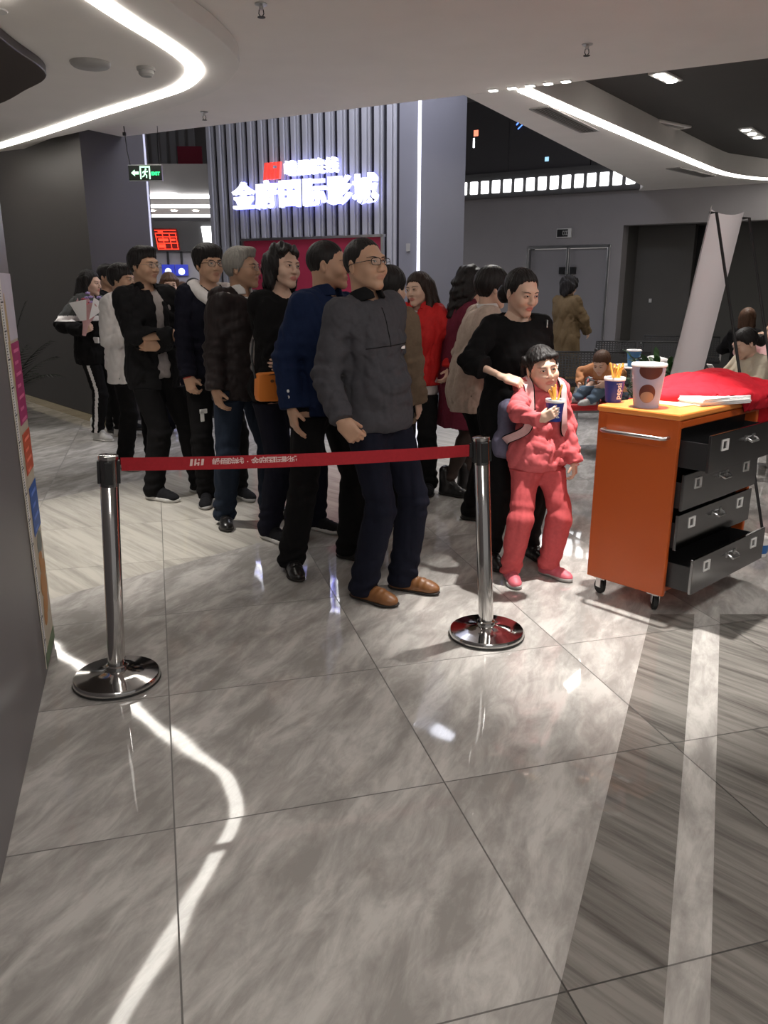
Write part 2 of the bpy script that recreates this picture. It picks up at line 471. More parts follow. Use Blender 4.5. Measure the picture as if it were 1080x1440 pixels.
# ------------------------------------------------------------------ ceiling fittings
mb = MB(); mb.lathe([(.0, 2.872), (.11, 2.872), (.125, 2.885), (.13, 2.9), (0, 2.9)], 32, (-1.926, 5.845, 0))
tag(mb.build('ceiling_speaker', M['greytrim'], smooth=True), 'flat round grey speaker disc in the lower ceiling left of the hooked strip', 'speaker')
t = thing('smoke_detector', 'small white smoke detector on the lower ceiling inside the light hook', 'smoke detector', (-1.598, 5.97, 2.9))
MB().lathe([(.0, -.02), (.06, -.02), (.062, 0), (0, 0)], 24).build('base', M['greytrim'], t, True)
MB().lathe([(0, -.055), (.035, -.055), (.05, -.04), (.05, -.02), (0, -.02)], 24).build('sensor_head', M['greytrim'], t, True)
def sprinkler(x, y, z, label):
    t = thing('fire_sprinkler', label, 'sprinkler', (x, y, z), group='pendent sprinklers of the white ceiling')
    MB().lathe([(.035, 0), (.035, -.006), (.012, -.014), (.012, -.03), (.008, -.03)], 20).build('escutcheon', M['steel'], t, True)
    b = MB(); b.tube([(-.011, 0, -.03), (-.014, 0, -.05), (-.004, 0, -.066)], .003, 6); b.tube([(.011, 0, -.03), (.014, 0, -.05), (.004, 0, -.066)], .003, 6)
    b.build('yoke', M['ventdark'], t, True)
    MB().lathe([(0, -.066), (.022, -.066), (.022, -.069), (0, -.069)], 16).build('deflector', M['ventdark'], t, True)
sprinkler(-.683, 5.037, 3.0, 'sprinkler in the ceiling at the top edge right of the hooked light strip')
sprinkler(-1.623, 7.919, 2.998, 'sprinkler in the ceiling just left above the ribbed sign wall')
sprinkler(1.319, 5.814, 3.0, 'sprinkler in the ceiling above the row of five small lights')
rowdir = math.atan2(-.562, 1)
for i, (x, y) in enumerate([(.874, 7.07), (1.013, 6.992), (1.143, 6.919), (1.269, 6.848), (1.392, 6.779)]):
    t = thing('recessed_spotlight', ['leftmost', 'second from the left', 'middle', 'second from the right', 'rightmost'][i] + ' of the five small lights in a row at the ceiling edge', 'spotlight', (x, y, 3.0), rowdir, 'five spotlights at the ceiling edge')
    MB().box((0, 0, -.004), (.075, .055, .008)).build('bezel', M['white'], t)
    MB().box((0, 0, -.010), (.062, .042, .006)).build('lamp_face', M['lampface'], t)
def grille_lamp(x0, y0, x1, y1, label, n=3):
    t = thing('grille_lamp', label, 'ceiling lamp', ((x0 + x1) / 2, (y0 + y1) / 2, 3.24), math.atan2(y1 - y0, x1 - x0), 'three-head lamps of the dark ceiling')
    L = math.hypot(x1 - x0, y1 - y0) + .14
    b = MB(); b.box((0, 0, -.008), (L, .15, .016)); b.build('housing', M['white'], t)
    for i in range(n):
        MB().lathe([(0, -.026), (.045, -.026), (.05, -.016), (0, -.016)], 20, ((i - (n - 1) / 2) * (L - .14) / (n - 1) * 1.0, 0, 0)).build('lamp_head', M['lampface'], t)
grille_lamp(2.36, 7.60, 2.53, 7.80, 'near three-head lamp in the dark ceiling at upper right')
grille_lamp(4.20, 10.12, 4.56, 10.62, 'far three-head lamp in the dark ceiling near the right edge')
def vent(c, L, W, rz, label):
    t = thing('air_vent', label, 'air vent', (c[0], c[1], 3.0), rz, 'linear vents of the ceiling arm')
    b = MB()
    for sx, sy, w, h in ((0, W / 2, L, .03), (0, -W / 2, L, .03), (L / 2, 0, .03, W), (-L / 2, 0, .03, W)): b.box((sx, sy, -.005), (w, h, .010))
    b.build('frame', M['greytrim'], t)
    MB().box((0, 0, -.001), (L - .03, W - .03, .003)).build('recess', M['ventdark'], t)
    b = MB()
    for k in range(5): b.box((0, -W / 2 + W * (k + 1) / 6, -.006), (L - .04, .008, .006))
    b.build('slats', M['greytrim'], t)
vent((1.73, 8.30), 1.35, .17, math.atan2(1.1, .70), 'near long dark vent in the ceiling arm above the film strip')
vent((4.27, 11.95), 1.2, .17, math.atan2(.9, .85), 'far dark vent where the ceiling arm bends')
t = thing('air_conditioner', 'white square air conditioner panel in the dark ceiling', 'air conditioner', (3.07, 10.0, 3.24), R(38))
MB().box((0, 0, -.012), (.62, .62, .024)).build('panel', M['ceil2'], t, bevel=.006)
b = MB(); [b.box((0, s * .24, -.027), (.46, .05, .008)) for s in (-1, 1)]; b.build('louvre', M['greytrim'], t)
MB().box((-.02, .02, -.05), (.012, .012, .06)).build('sensor', M['black'], t)

for x, y, z, lb in ((1.12, 3.80, 3.0, 'round downlight in the white ceiling above the orange trolley'), (-1.98, 4.6, 2.84, 'round downlight in the brown panel above the left of the queue')):
    t = thing('recessed_downlight', lb, 'downlight', (x, y, z))
    MB().lathe([(.019, -.002), (.06, -.006), (.065, 0), (.019, 0)], 24).build('trim_ring', M['white'], t, True)
    MB().lathe([(0, -.001), (.018, -.001), (.018, 0), (0, 0)], 24).build('lamp_face', M['lampface'], t)

t = thing('fill_panel_lamp', 'added square fill lamp in the white ceiling right of the trolley, out of view', 'ceiling lamp', (3.1, 3.3, 3.0))  # invented fixture for the added fill lamp at the right
MB().box((0, 0, -.006), (.66, .66, .012)).build('frame', M['white'], t)
MB().box((0, 0, -.0135), (.6, .6, .003)).build('diffuser', M['ledpanel'], t)

# ------------------------------------------------------------------ near left wall with the height chart
WA, WB = Vector((-.45, -.083, 0)), Vector((-1.44, 3.2, 0))
wd = (WB - WA).normalized(); wn = Vector((wd.y, -wd.x, 0))     # wn faces the hall
mb = MB(); mb.prism([WA.xy, WB.xy, (WB - wn * .3).xy, (WA - wn * .3).xy], 0, 3.0)
struct(mb.build('wall_left', M['wallgrey'], bevel=.004))
t = thing('height_chart', 'tall paper height chart with ruler edge on the near left wall', 'height chart', WB - wd * .335 + wn * .002, math.atan2(wd.y, wd.x))
# local x along the wall (far = +), local -y faces the hall
def flat(name, x0, x1, z0, z1, material, lift, par, th=.0012):
    return MB().box(((x0 + x1) / 2, -lift, (z0 + z1) / 2), (x1 - x0, th, z1 - z0)).build(name, material, par)
cream = painted('chart_paper', (.60, .53, .42), .55, .15, 6.)
flat('sheet', 0, .32, .03, 1.54, cream, .001, t, .002)
flat('ruler_band', 0, .055, .03, 1.54, M['paper'], .003, t)
b = MB()
for i in range(148):
    z = .04 + i * .01
    w = .05 if i % 10 == 0 else (.022)
    b.box((w / 2 + .001, -.0042, z), (w, .0008, .0055 if i % 10 == 0 else .0032))
o = b.build('ruler_tick', M['black'], t); o['kind'] = 'stuff'
flat('sky_patch', .055, .32, 1.30, 1.54, painted('chart_pale', (.62, .58, .66), .6, .1, 8.), .003, t)
for nm, z0, z1, c in (('magenta_box', .985, 1.29, (.42, .03, .16)), ('orange_box', .79, .95, (.62, .10, .04)), ('blue_box', .545, .74, (.02, .10, .42))):
    o = flat('info_box', .115, .318, z0, z1, mat(nm, c, .5), .004, t)
    bb = MB(); n = 7 if nm[0] == 'm' else 4
    for k in range(n): bb.box((.215 - .02 * (k % 2), -.0052, z1 - (k + .7) * (z1 - z0) / n), (.13 - .04 * (k % 2), .0006, (z1 - z0) / n * .28))
    bb.build('print_line', mat(nm + '_print', tuple(min(1, x * 1.5 + .12) for x in c), .6), o)
b = MB()
for (x, z, rx, rz_) in ((.2, .42, .05, .06), (.17, .33, .06, .05), (.24, .30, .05, .05), (.19, .24, .07, .05), (.26, .37, .04, .04), (.15, .2, .05, .04)):
    b.ell((x, -.003, z), (rx, .0012, rz_), 10)
b.build('orange_patch', mat('chart_orange', (.55, .25, .07), .6), t)
b = MB(); b.ell((.09, -.003, 1.36), (.03, .0012, .13), 10); b.ell((.11, -.003, 1.2), (.02, .0012, .07), 10); b.build('tan_patch', mat('chart_tan', (.55, .40, .2), .6), t)
b = MB(); b.ell((.22, -.003, .49), (.07, .0012, .05), 10); b.build('grey_patch', mat('chart_grey', (.22, .24, .22), .6), t)
flat('grass_border', 0, .32, .03, .085, mat('chart_green', (.17, .24, .14), .6), .0034, t)

# ------------------------------------------------------------------ far left wall and lit pier edge
B_ = (-3.04, 8.69); C_ = (-2.6, 9.5)
A_ = (-9.1, 15.75)
mb = MB(); mb.prism([A_, B_, (B_[0] - .2, B_[1] + .35), (A_[0] + .2, A_[1] + .4)], 0, 3.3)
struct(mb.build('wall_far_left', M['wallwarm']))
mb = MB(); mb.prism([B_, C_, (C_[0] - .5, C_[1] + .35), (B_[0] - .25, B_[1] + .3)], 0, 5.2)
struct(mb.build('wall_pier', M['pierdark']))
dl = Vector((B_[0] - A_[0], B_[1] - A_[1], 0)).normalized(); nl = Vector((dl.y, -dl.x, 0))
mb = MB(); mb.prism([A_, B_, (B_[0] - nl.x * .0, B_[1]), (B_[0] + (-.012 if nl.x < 0 else .012), B_[1] - .006), (A_[0] + .012 * (1 if nl.x > 0 else -1), A_[1] - .006)], 0.0, .085)
struct(mb.build('baseboard_left', M['gold']))
mb = MB(); mb.box((C_[0] - .015, C_[1] - .03, 2.0), (.018, .018, 4.0))
tag(mb.build('led_strip', M['leddim']), 'upright cool white light strip on the pier edge beside the exit sign', 'light strip')

# ------------------------------------------------------------------ ribbed facade with the lit cinema sign
F0 = Vector((-2.367, 11.633, 0)); F1 = Vector((.181, 10.198, 0))
fu = (F1 - F0).normalized(); fn = Vector((fu.y, -fu.x, 0))     # fn faces the hall
FL = (F1 - F0).length
frz = math.atan2(fu.y, fu.x)
def fp(s, out=0, z=0): return F0 + fu * s + fn * out + Vector((0, 0, z))
mb = MB(); mb.prism([fp(0).xy, fp(FL).xy, fp(FL, -.35).xy, fp(0, -.35).xy], 0, 5.2)
struct(mb.build('wall_back', M['ribdark']))
mb = MB(); np_ = 17; pitch = FL / np_
for i in range(np_):
    s = pitch * (i + .5)
    for (ds, w, d) in ((-.018, .062, .07), (.038, .03, .045)):
        mb.box(fp(s + ds, d / 2 - .005, 2.6), (w, d, 5.2), frz)
struct(mb.build('wall_fins', M['rib'], bevel=.004))
K1 = fp(FL + .26)
mb = MB(); mb.prism([fp(FL).xy, K1.xy, (1.02, 10.8), (1.0, 11.4), fp(FL, -.4).xy], 0, 5.2)
struct(mb.build('wall_column', M['pier']))
mb = MB(); mb.box(K1 + Vector((.004, -.02, 2.6)), (.028, .028, 5.2), frz)
tag(mb.build('led_strip', M['ledcool']), 'upright cool white light strip on the column corner right of the cinema sign', 'light strip')
o = MB().box(fp(FL + .13, .008, 1.93), (.05, .012, .09), frz).build('wall_switch', M['greytrim'])
tag(o, 'small grey switch plate on the column beside the red board', 'switch')
# red poster board
t = thing('poster_board', 'crimson poster board with pale frame below the cinema sign', 'poster board', fp(.62, .09), frz)
bw = 2.14
MB().box((bw / 2, 0, 1.45), (bw, .03, 1.22)).build('board', M['redpanel'], t)
b = MB(); b.box((bw / 2, -.018, 2.07), (bw + .05, .05, .03)); b.box((bw / 2, -.018, .83), (bw + .05, .05, .03)); b.box((0, -.018, 1.45), (.03, .05, 1.27)); b.box((bw, -.018, 1.45), (.03, .05, 1.27))
b.build('frame', M['steel'], t)
b = MB(); b.lathe([(0, 0), (.23, 0), (.23, .004), (0, .004)], 40, (.55, -.017, 1.62), M3=Matrix.Rotation(R(90), 3, 'X')); b.build('print_disc', mat('board_print', (.62, .10, .16), .5), t)
b = MB(); [b.box((x, 0, .42), (.05, .05, .84)) for x in (.1, bw - .1)]; b.build('support', M['steel'], t)

# lit sign
t = thing('illuminated_sign', 'glowing white cinema name sign with red logo on the ribbed wall', 'sign', fp(0, .12), frz)
def sgn(px_s, z): return (px_s, -.02, z)
def s_of(x): return (Vector((x, 0, 0)).x - F0.x) / fu.x
XM = Matrix.Rotation(R(90), 4, 'X')
big = '金府国际影城'
s_l, s_r = s_of(-1.93), s_of(0.0)
for i, ch in enumerate(big):
    s = s_l + (s_r - s_l) * (i + .5) / 6
    o = text_mesh('letter', ch, .345, M['signwhite'], t, .02, .0055, Matrix.Translation((s, -.03, 2.585)) @ XM)
    hb = text_mesh('letter_halo', ch, .345, M['signhalo'], o, .008, .013, Matrix.Translation((s, .01, 2.585)) @ XM)
small = '峨眉院线'
s_l, s_r = s_of(-1.19), s_of(-.48)
for i, ch in enumerate(small):
    s = s_l + (s_r - s_l) * (i + .5) / 4
    o = text_mesh('letter', ch, .19, M['signwhite'], t, .02, .0, Matrix.Translation((s, -.03, 2.885)) @ XM)
    text_mesh('letter_halo', ch, .19, M['signhalo'], o, .008, .003, Matrix.Translation((s, .01, 2.885)) @ XM)
def logo_mesh(b, x, y, z, w, h, d):
    sk = h * .14
    def par(x0, x1, z0, z1):
        f = lambda zz: sk * (zz - z) / h
        vs = [(x0 + f(z0), y, z0), (x1 + f(z0), y, z0), (x1 + f(z1), y, z1), (x0 + f(z1), y, z1)]
        vs += [(a, y + d, c) for a, _, c in vs]
        b.add(vs, [(0, 1, 2, 3), (7, 6, 5, 4), (0, 4, 5, 1), (1, 5, 6, 2), (2, 6, 7, 3), (3, 7, 4, 0)])
    par(x - w / 2, x - w * .31, z - h / 2, z + h / 2); par(x + w * .31, x + w / 2, z - h / 2, z + h / 2)
    par(x - w * .19, x - w * .05, z - h / 2, z + h / 2); par(x + w * .06, x + w * .19, z - h / 2, z + h * .14)
    par(x - w * .05, x + w * .06, z - h * .08, z + h * .06); par(x + w * .06, x + w * .19, z + h * .32, z + h / 2)
b = MB(); logo_mesh(b, s_of(-1.34), -.05, 2.885, .25, .2, .04); b.build('logo', M['signred'], t)

# ------------------------------------------------------------------ ticket hall seen through the gap
mb = MB(); mb.box((-3.6, 13.3, 3.04), (3.0, .2, .47)); struct(mb.build('wall_bulkhead', M['ceil2']))
mb = MB(); mb.box((-4.1, 15.4, 2.86), (3.8, 4.0, .1)); struct(mb.build('ceiling_ticket_hall', M['ceil2']))
mb = MB(); mb.box((-4.4, 17.6, 2.6), (5.0, .2, 5.2)); struct(mb.build('wall_ticket_hall', M['wallhall']))
mb = MB()
for k in range(9): mb.box((-4.6 + k * .16, 15.0, 4.2), (.1, .08, 1.6))
struct(mb.build('wall_far_fins', M['rib']))
MBx = MB().box((-3.34, 14.9, 3.62), (.42, .03, .32)); tag(MBx.build('red_banner', M['redpanel']), 'small red banner high above the white bulkhead in the ticket hall', 'banner')
for i, (y, z, w) in enumerate(((13.18, 2.80, .05), (14.6, 2.79, .06), (16.6, 2.79, .09))):
    o = MB().box((-3.8, y, z), (3.2, .06 if i else .02, w if not i else .05)).build('led_strip', M['ledpanel'])
    tag(o, ['light strip along the lower edge of the white bulkhead', 'middle light strip across the ticket hall ceiling', 'lowest light strip across the ticket hall ceiling'][i], 'light strip', 'ticket hall light strips')
for i, x in enumerate((-4.25, -3.85, -3.45)):
    o = MB().lathe([(0, 0), (.05, 0), (.055, .012), (0, .012)], 16, (x, 15.6, 2.795)).build('downlight', M['lampface'])
    tag(o, ['left', 'middle', 'right'][i] + ' of three small downlights in the ticket hall ceiling', 'downlight', 'ticket hall downlights')
# slanted hood with screens
mb = MB(); vs = [(-6, 17.35, 2.16), (-3.0, 17.35, 2.16), (-3.0, 17.05, 2.72), (-6, 17.05, 2.72), (-6, 17.5, 2.16), (-3, 17.5, 2.16), (-3, 17.5, 2.72), (-6, 17.5, 2.72)]
mb.add(vs, [(0, 1, 2, 3), (4, 7, 6, 5), (0, 4, 5, 1), (3, 2, 6, 7), (0, 3, 7, 4), (1, 5, 6, 2)])
struct(mb.build('wall_hood', painted('hood_grey', (.09, .088, .09), .5)))
tilt = Matrix.Rotation(math.atan2(-.3, .56), 3, 'X').inverted()
def hood_pt(x, f, out=.02): return Vector((x, 17.35 - .3 * f - out * .88, 2.16 + .56 * f - out * .47))
hm = Matrix.Rotation(math.atan2(.3, .56), 3, 'X')
t = thing('led_board', 'red led showtime board on the slanted hood in the ticket hall', 'led board', (0, 0, 0))
MB().box(hood_pt(-4.43, .42), (.46, .03, .44), M3=hm).build('screen', M['ledreddark'], t)
b = MB()
def cell(u, v, w, h): b.box(hood_pt(-4.43 + u, .42 + v / .63, .04), (w, .008, h), M3=hm)
for v in (-.2, -.07, .06, .14, .2): cell(0, v, .43, .014)
for u in (-.21, -.07, .07, .2): cell(u, -.04, .012, .33)
cell(-.07, -.0, .2, .05); cell(-.12, -.13, .14, .07); cell(-.1, .17, .1, .02); cell(.12, .0, .1, .04)
b.build('lit_pixel', M['ledred'], t)
t = thing('menu_screen', 'bright white screen on the slanted hood beside the ribbed wall', 'screen', (0, 0, 0))
MB().box(hood_pt(-3.56, .45), (.26, .03, .5), M3=hm).build('screen', M['ledpanel'], t)
for i, x in enumerate((-4.44, -4.16)):
    t = thing('blue_screen', ['left', 'right'][i] + ' of two small blue screens over the ticket counter', 'screen', (x - .06, 17.42, 1.79), 0, 'blue counter screens')
    MB().box((0, 0, 0), (.26, .04, .22)).build('panel', M['screenblue'], t)
    b = MB(); b.lathe([(.02, 0), (.07, 0), (.07, .004), (.02, .004)], 12, (0, -.024, -.03), M3=Matrix.Rotation(R(90), 3, 'X')); b.build('picture', M['screenpale'], t)
    MB().box((0, .03, .25), (.04, .03, .30)).build('hanging_bracket', M['black'], t)
mb = MB(); mb.box((-4.6, 17.15, .55), (4.0, .5, 1.1))
tag(mb.build('ticket_counter', painted('counter_grey', (.08, .08, .085), .4), bevel=.01), 'dark ticket counter at the far back of the ticket hall', 'counter')

# ------------------------------------------------------------------ right-hand hall
Hd = Vector((.838, -.545, 0)); Hn = Vector((-.545, -.838, 0)); H0 = Vector((2.633, 15.331, 0)); hrz = math.atan2(Hd.y, Hd.x)
def hp(s, out=0, z=0): return H0 + Hd * s + Hn * out + Vector((0, 0, z))
opS = 1.72; doorL, doorR = 0.0, 1.50
mb = MB()
mb.prism([hp(-4).xy, hp(doorL).xy, hp(doorL, -.3).xy, hp(-4, -.3).xy], 0, 5.2)
mb.prism([hp(doorR).xy, hp(opS).xy, hp(opS, -.3).xy, hp(doorR, -.3).xy], 0, 2.47)
mb.prism([hp(doorL).xy, hp(doorR).xy, hp(doorR, -.3).xy, hp(doorL, -.3).xy], 2.16, 5.2)
mb.prism([hp(doorR).xy, hp(7).xy, hp(7, -.3).xy, hp(doorR, -.3).xy], 2.47, 5.2)
struct(mb.build('wall_right_hall', M['wallhall']))
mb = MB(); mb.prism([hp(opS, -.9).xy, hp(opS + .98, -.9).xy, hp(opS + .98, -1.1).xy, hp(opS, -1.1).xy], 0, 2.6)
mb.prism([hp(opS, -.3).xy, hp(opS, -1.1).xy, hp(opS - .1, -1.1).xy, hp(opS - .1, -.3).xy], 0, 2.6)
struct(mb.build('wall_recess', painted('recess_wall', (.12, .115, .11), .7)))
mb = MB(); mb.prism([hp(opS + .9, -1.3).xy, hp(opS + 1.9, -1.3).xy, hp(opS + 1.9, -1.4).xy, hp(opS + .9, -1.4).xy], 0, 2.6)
struct(mb.build('passage_dark_sheet', M['black']))  # black sheet: the darkness of the deeper passage is put into its colour
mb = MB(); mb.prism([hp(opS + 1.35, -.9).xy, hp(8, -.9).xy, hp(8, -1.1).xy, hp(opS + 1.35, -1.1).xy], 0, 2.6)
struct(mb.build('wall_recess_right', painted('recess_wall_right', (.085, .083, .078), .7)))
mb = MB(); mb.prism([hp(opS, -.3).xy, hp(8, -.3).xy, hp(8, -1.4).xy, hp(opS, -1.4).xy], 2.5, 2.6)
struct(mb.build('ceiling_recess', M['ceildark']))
o = MB().box(hp(opS + .32, -.88, 1.22), (.05, .02, .07), hrz).build('wall_switch', M['white'])
tag(o, 'small white switch on the recessed wall above the metal benches', 'switch')
# double door
for i, (a, b_) in enumerate(((.03, .74), (.78, 1.47))):
    d = MB().box(hp((a + b_) / 2, -.09, 1.06), (b_ - a, .05, 2.1), hrz).build('door_%d' % (i + 1), M['doorgrey'], bevel=.004); struct(d)
    x = .66 if i == 0 else .86
    h = MB().box(hp(x, -.03, 1.74), (.1, .06, .12), hrz); h.build('door_handle', M['black'], d)
    bb = MB(); bb.tube([hp(x, -.03, .95), hp(x, .03, .97), hp(x, .03, 1.28), hp(x, -.03, 1.3)], .012, 8); bb.build('door_pull', M['steel'], d, True)
mb = MB()
for s in (.0, .76, 1.5): mb.box(hp(s, -.02, 1.08), (.045, .08, 2.16), hrz)
mb.box(hp(.76, -.02, 2.145), (1.54, .08, .05), hrz)
struct(mb.build('trim_4', M['steel'], bevel=.004))
# hall sign
t = thing('hall_sign', 'small black and white sign plate above the double door', 'sign', hp(.68, .03, 2.375), hrz)
MB().box((0, 0, 0), (.27, .04, .155)).build('plate', M['white'], t, bevel=.004)
MB().box((-.025, -.0215, 0), (.20, .003, .125)).build('dark_field', M['black'], t)
b = MB()
for x in (-.015, .02, .05): b.box((x, -.0245, 0), (.007, .002, .07)); b.box((x + .01, -.0245, .03), (.02, .002, .008)); b.box((x + .01, -.0245, -.03), (.02, .002, .008))
b.build('numeral', M['white'], t)
# film-strip light band
bs0, bs1 = -2.2, 6.0
mb = MB(); mb.prism([hp(bs0, .16).xy, hp(bs1, .16).xy, hp(bs1, 0).xy, hp(bs0, 0).xy], 3.02, 3.44)
struct(mb.build('trim_5', painted('film_band', (.11, .108, .112), .6)))
t = thing('film_strip_light', 'row of lit white film perforations along the hall wall', 'light band', hp(0, .165), hrz)
sq0, sq1 = -1.28, 2.78
n = 19; pt = (sq1 - sq0) / 18 * 1.0
for i in range(n):
    s = sq0 + i * .222
    bb = MB(); bb.box((s, 0, 3.205), (.155, .02, .215)); bb.build('light_panel', M['ledpanel'], t, bevel=.012)
# dark film-frame windows above
for i, (s0, s1) in enumerate(((-2.2, -.50), (-.33, 1.02), (1.2, 2.7))):
    w = MB(); w.box(hp((s0 + s1) / 2, .10, 4.02), (s1 - s0, .03, 1.14), hrz)
    o = w.build('window_%d' % (i + 1), M['glassdark'] if i < 2 else M['wallhall'], bevel=.06, seg=4); struct(o)
    fr = MB()
    fr.box(hp((s0 + s1) / 2, .07, 4.02), (s1 - s0 + .16, .1, 1.28), hrz)
    struct(fr.build('trim_%d' % (i + 6), painted('film_frame', (.085, .083, .09), .6)))
bl = MB(); bl.tube([hp(-.28, .12, 4.2), hp(-.18, .12, 4.3), hp(-.1, .12, 4.33)], .012, 6); bl.tube([hp(-.25, .12, 4.13), hp(-.16, .12, 4.2), hp(-.05, .12, 4.3)], .01, 6)
tag(bl.build('window_light', mat('blue_scribble_glow', (.1, .2, 1), .5, emit=(.1, .25, 1), es=2.5)), 'tiny blue glowing scribble on the second dark window', 'neon light')  # two emissive blue tubes set on the window face
bl = MB(); bl.box(hp(-1.07, .12, 4.14), (.09, .01, .1), hrz, 0); bl.box(hp(-1.11, .12, 3.98), (.03, .01, .16), hrz, 1)
tag(bl.build('window_light', [mat('red_sign_light', (1, .2, .1), .5, emit=(1, .25, .15), es=1.6), M['ledpanel']]), 'tiny red and white light behind the first dark window', 'sign light')
bl = MB(); bl.box(hp(.32, .12, 3.6), (.07, .01, .07), hrz)
tag(bl.build('window_light', mat('pale_square_glow', (.5, .8, 1), .5, emit=(.4, .75, 1), es=1.0)), 'tiny pale glowing square low on the second dark window', 'sign light')  # small emissive pale square set on the window face
# outer walls closing the hall far right and far left
mb = MB(); mb.box((11.6, 8, 2.6), (.2, 24, 5.2)); struct(mb.build('wall_far_right', M['wallhall']))

# ------------------------------------------------------------------ hanging exit sign
t = thing('exit_sign', 'green lit running man exit sign hanging under the ceiling edge', 'exit sign', (-2.38, 8.6, 2.57), R(-3))
MB().box((0, 0, 0), (.335, .035, .15)).build('housing', M['signblack'], t)
b = MB(); b.box((0, -.019, .0725), (.335, .006, .006)); b.box((0, -.019, -.0725), (.335, .006, .006)); b.build('rim', M['steel'], t)
b = MB()
for x0, x1, z0, z1 in ((-.052, .052, .05, .062), (-.052, -.040, -.058, .05), (.040, .052, -.058, .05)): b.box(((x0 + x1) / 2, -.02, (z0 + z1) / 2), (x1 - x0, .004, z1 - z0))
b.build('door_symbol', M['greenpale'], t)
b = MB(); b.ell((.008, -.02, .034), (.009, .003, .009), 8)
b.tube([(.004, -.02, .022), (-.004, -.02, -.008)], .009, 8); b.tube([(.004, -.02, .02), (.022, -.02, .008), (.028, -.02, .018)], .0045, 6)
b.tube([(.002, -.02, .018), (-.018, -.02, .012), (-.026, -.02, -.002)], .0045, 6); b.tube([(-.003, -.02, -.008), (.014, -.02, -.022), (.012, -.02, -.046)], .0055, 6); b.tube([(-.004, -.02, -.008), (-.016, -.02, -.03), (-.032, -.02, -.036)], .0055, 6)
b.build('running_figure', M['greenpale'], t, True)
b = MB(); b.prism([(0, 0), (.035, .03), (.035, .013), (.075, .013), (.075, -.013), (.035, -.013), (.035, -.03)], -.002, .002)
o = b.build('arrow', M['greenpale'], t); o.data.transform(Matrix.Translation((-.14, -.02, 0)) @ Matrix.Rotation(R(90), 4, 'X'))
text_mesh('lettering', 'EXIT', .042, M['green'], t, .002, .0015, Matrix.Translation((.105, -.02, -.008)) @ XM)
b = MB(); b.tube([(-.15, 0, .075), (-.17, .0, .2), (-.185, 0, .43)], .005, 6); b.tube([(.15, 0, .075), (.15, .0, .43)], .003, 6); b.box((-.185, 0, .36), (.03, .02, .03)); b.build('hanger', M['black'], t)

# =================================================================== THE THINGS
# ------------------------------------------------------------------ belt barrier
def stanchion(base, top, label, rz):
    bx, by = base; t = thing('stanchion', label, 'queue post', (bx, by, 0), 0, 'polished posts of the belt barrier')
    MB().lathe([(0, 0), (.158, 0), (.165, .006), (.166, .022), (.160, .031), (.11, .037), (.05, .046), (.041, .052), (0, .052)], 64).build('base', M['chrome'], t, True)
    MB().lathe([(.1668, .004), (.1675, .008), (.1668, .012), (.160, .012), (.160, .004)], 64).build('rubber_ring', M['rubber'], t, True)
    ax = (Vector(top) - Vector((bx, by, 0))); L = ax.length; q = ax.to_track_quat('Z', 'Y').to_matrix()
    MB().lathe([(.0325, .04), (.0325, L - .115), (.031, L - .113), (.031, L - .112)], 40, M3=q).build('pole', M['chrome'], t, True)
    MB().lathe([(.040, .04), (.040, .07), (.034, .075), (.034, .04)], 40, M3=q).build('collar', M['chrome'], t, True)
    MB().lathe([(.0335, L - .115), (.0335, L - .012), (.0, L - .012)], 40, M3=q).build('cassette', M['blacksteel'], t, True)
    MB().lathe([(.036, L - .013), (.036, L - .002), (.033, L), (0, L)], 40, M3=q).build('cap', M['chrome'], t, True)
    for k in range(4):
        a = rz + k * PI / 2
        c = q @ Vector((math.cos(a) * .034, math.sin(a) * .034, L - .062))
        MB().box(c, (.012, .028, .085), M3=q @ Matrix.Rotation(a, 3, 'Z')).build('belt_slot', M['black'], t, bevel=.002)
    return t
belt_dir = Vector((1.43, .425, 0)).normalized(); brz = math.atan2(belt_dir.y, belt_dir.x)
post = stanchion((-1.05, 2.843), (-1.001, 2.843, .905), 'polished steel queue post on the left, holding the red belt', brz)
stanchion((.456, 3.268), (.402, 3.268, .893), 'polished steel queue post on the right, in front of the woman in black', brz)
p0 = Vector((-.965, 2.866, .866)); p1 = Vector((.362, 3.257, .838))
bm_ = MB(); n = 40
vs = []; hw = .0245
for i in range(n + 1):
    f = i / n; p = p0.lerp(p1, f); p.z -= .020 * 4 * f * (1 - f) * .6
    tw = .06 * math.sin(PI * f)
    nrm = Vector((-belt_dir.y, belt_dir.x, 0))
    for sz in (1, -1):
        for th in (-.0008, .0008): vs.append(p + Vector((0, 0, hw * sz)) + nrm * (th + tw * .1 * sz) - post.location)
fs = []
for i in range(n):
    a = i * 4; b2 = a + 4
    fs += [(a, b2, b2 + 2, a + 2), (a + 1, a + 3, b2 + 3, b2 + 1), (a, a + 1, b2 + 1, b2), (a + 2, b2 + 2, b2 + 3, a + 3)]
fs += [(0, 2, 3, 1), (n * 4, n * 4 + 1, n * 4 + 3, n * 4 + 2)]
bm_.add(vs, fs)
belt = bm_.build('belt', M['beltred'], post, True); belt['label'] = 'red retractable belt with pale printing'
e0 = MB(); e0.box(p1 + belt_dir * .006 - post.location, (.03, .012, .058), brz); e0.build('belt_clip', M['black'], post)
def belt_pt(f, lift=.0016):
    p = p0.lerp(p1, f); p.z -= .020 * 4 * f * (1 - f) * .6
    return p - Vector((-belt_dir.y, belt_dir.x, 0)) * lift - post.location
for i, ch in enumerate('峨眉院线·金府国际影城'):
    f = .238 + .233 * (i + .5) / 11
    P_ = belt_pt(f); nx = belt_pt(f + .01)
    text_mesh('print_character', ch, .034, M['beltprint'], belt, .0003, .0005, frame(P_, nx - P_))
b = MB(); logo_mesh(b, 0, -.0005, 0, .05, .033, .001)
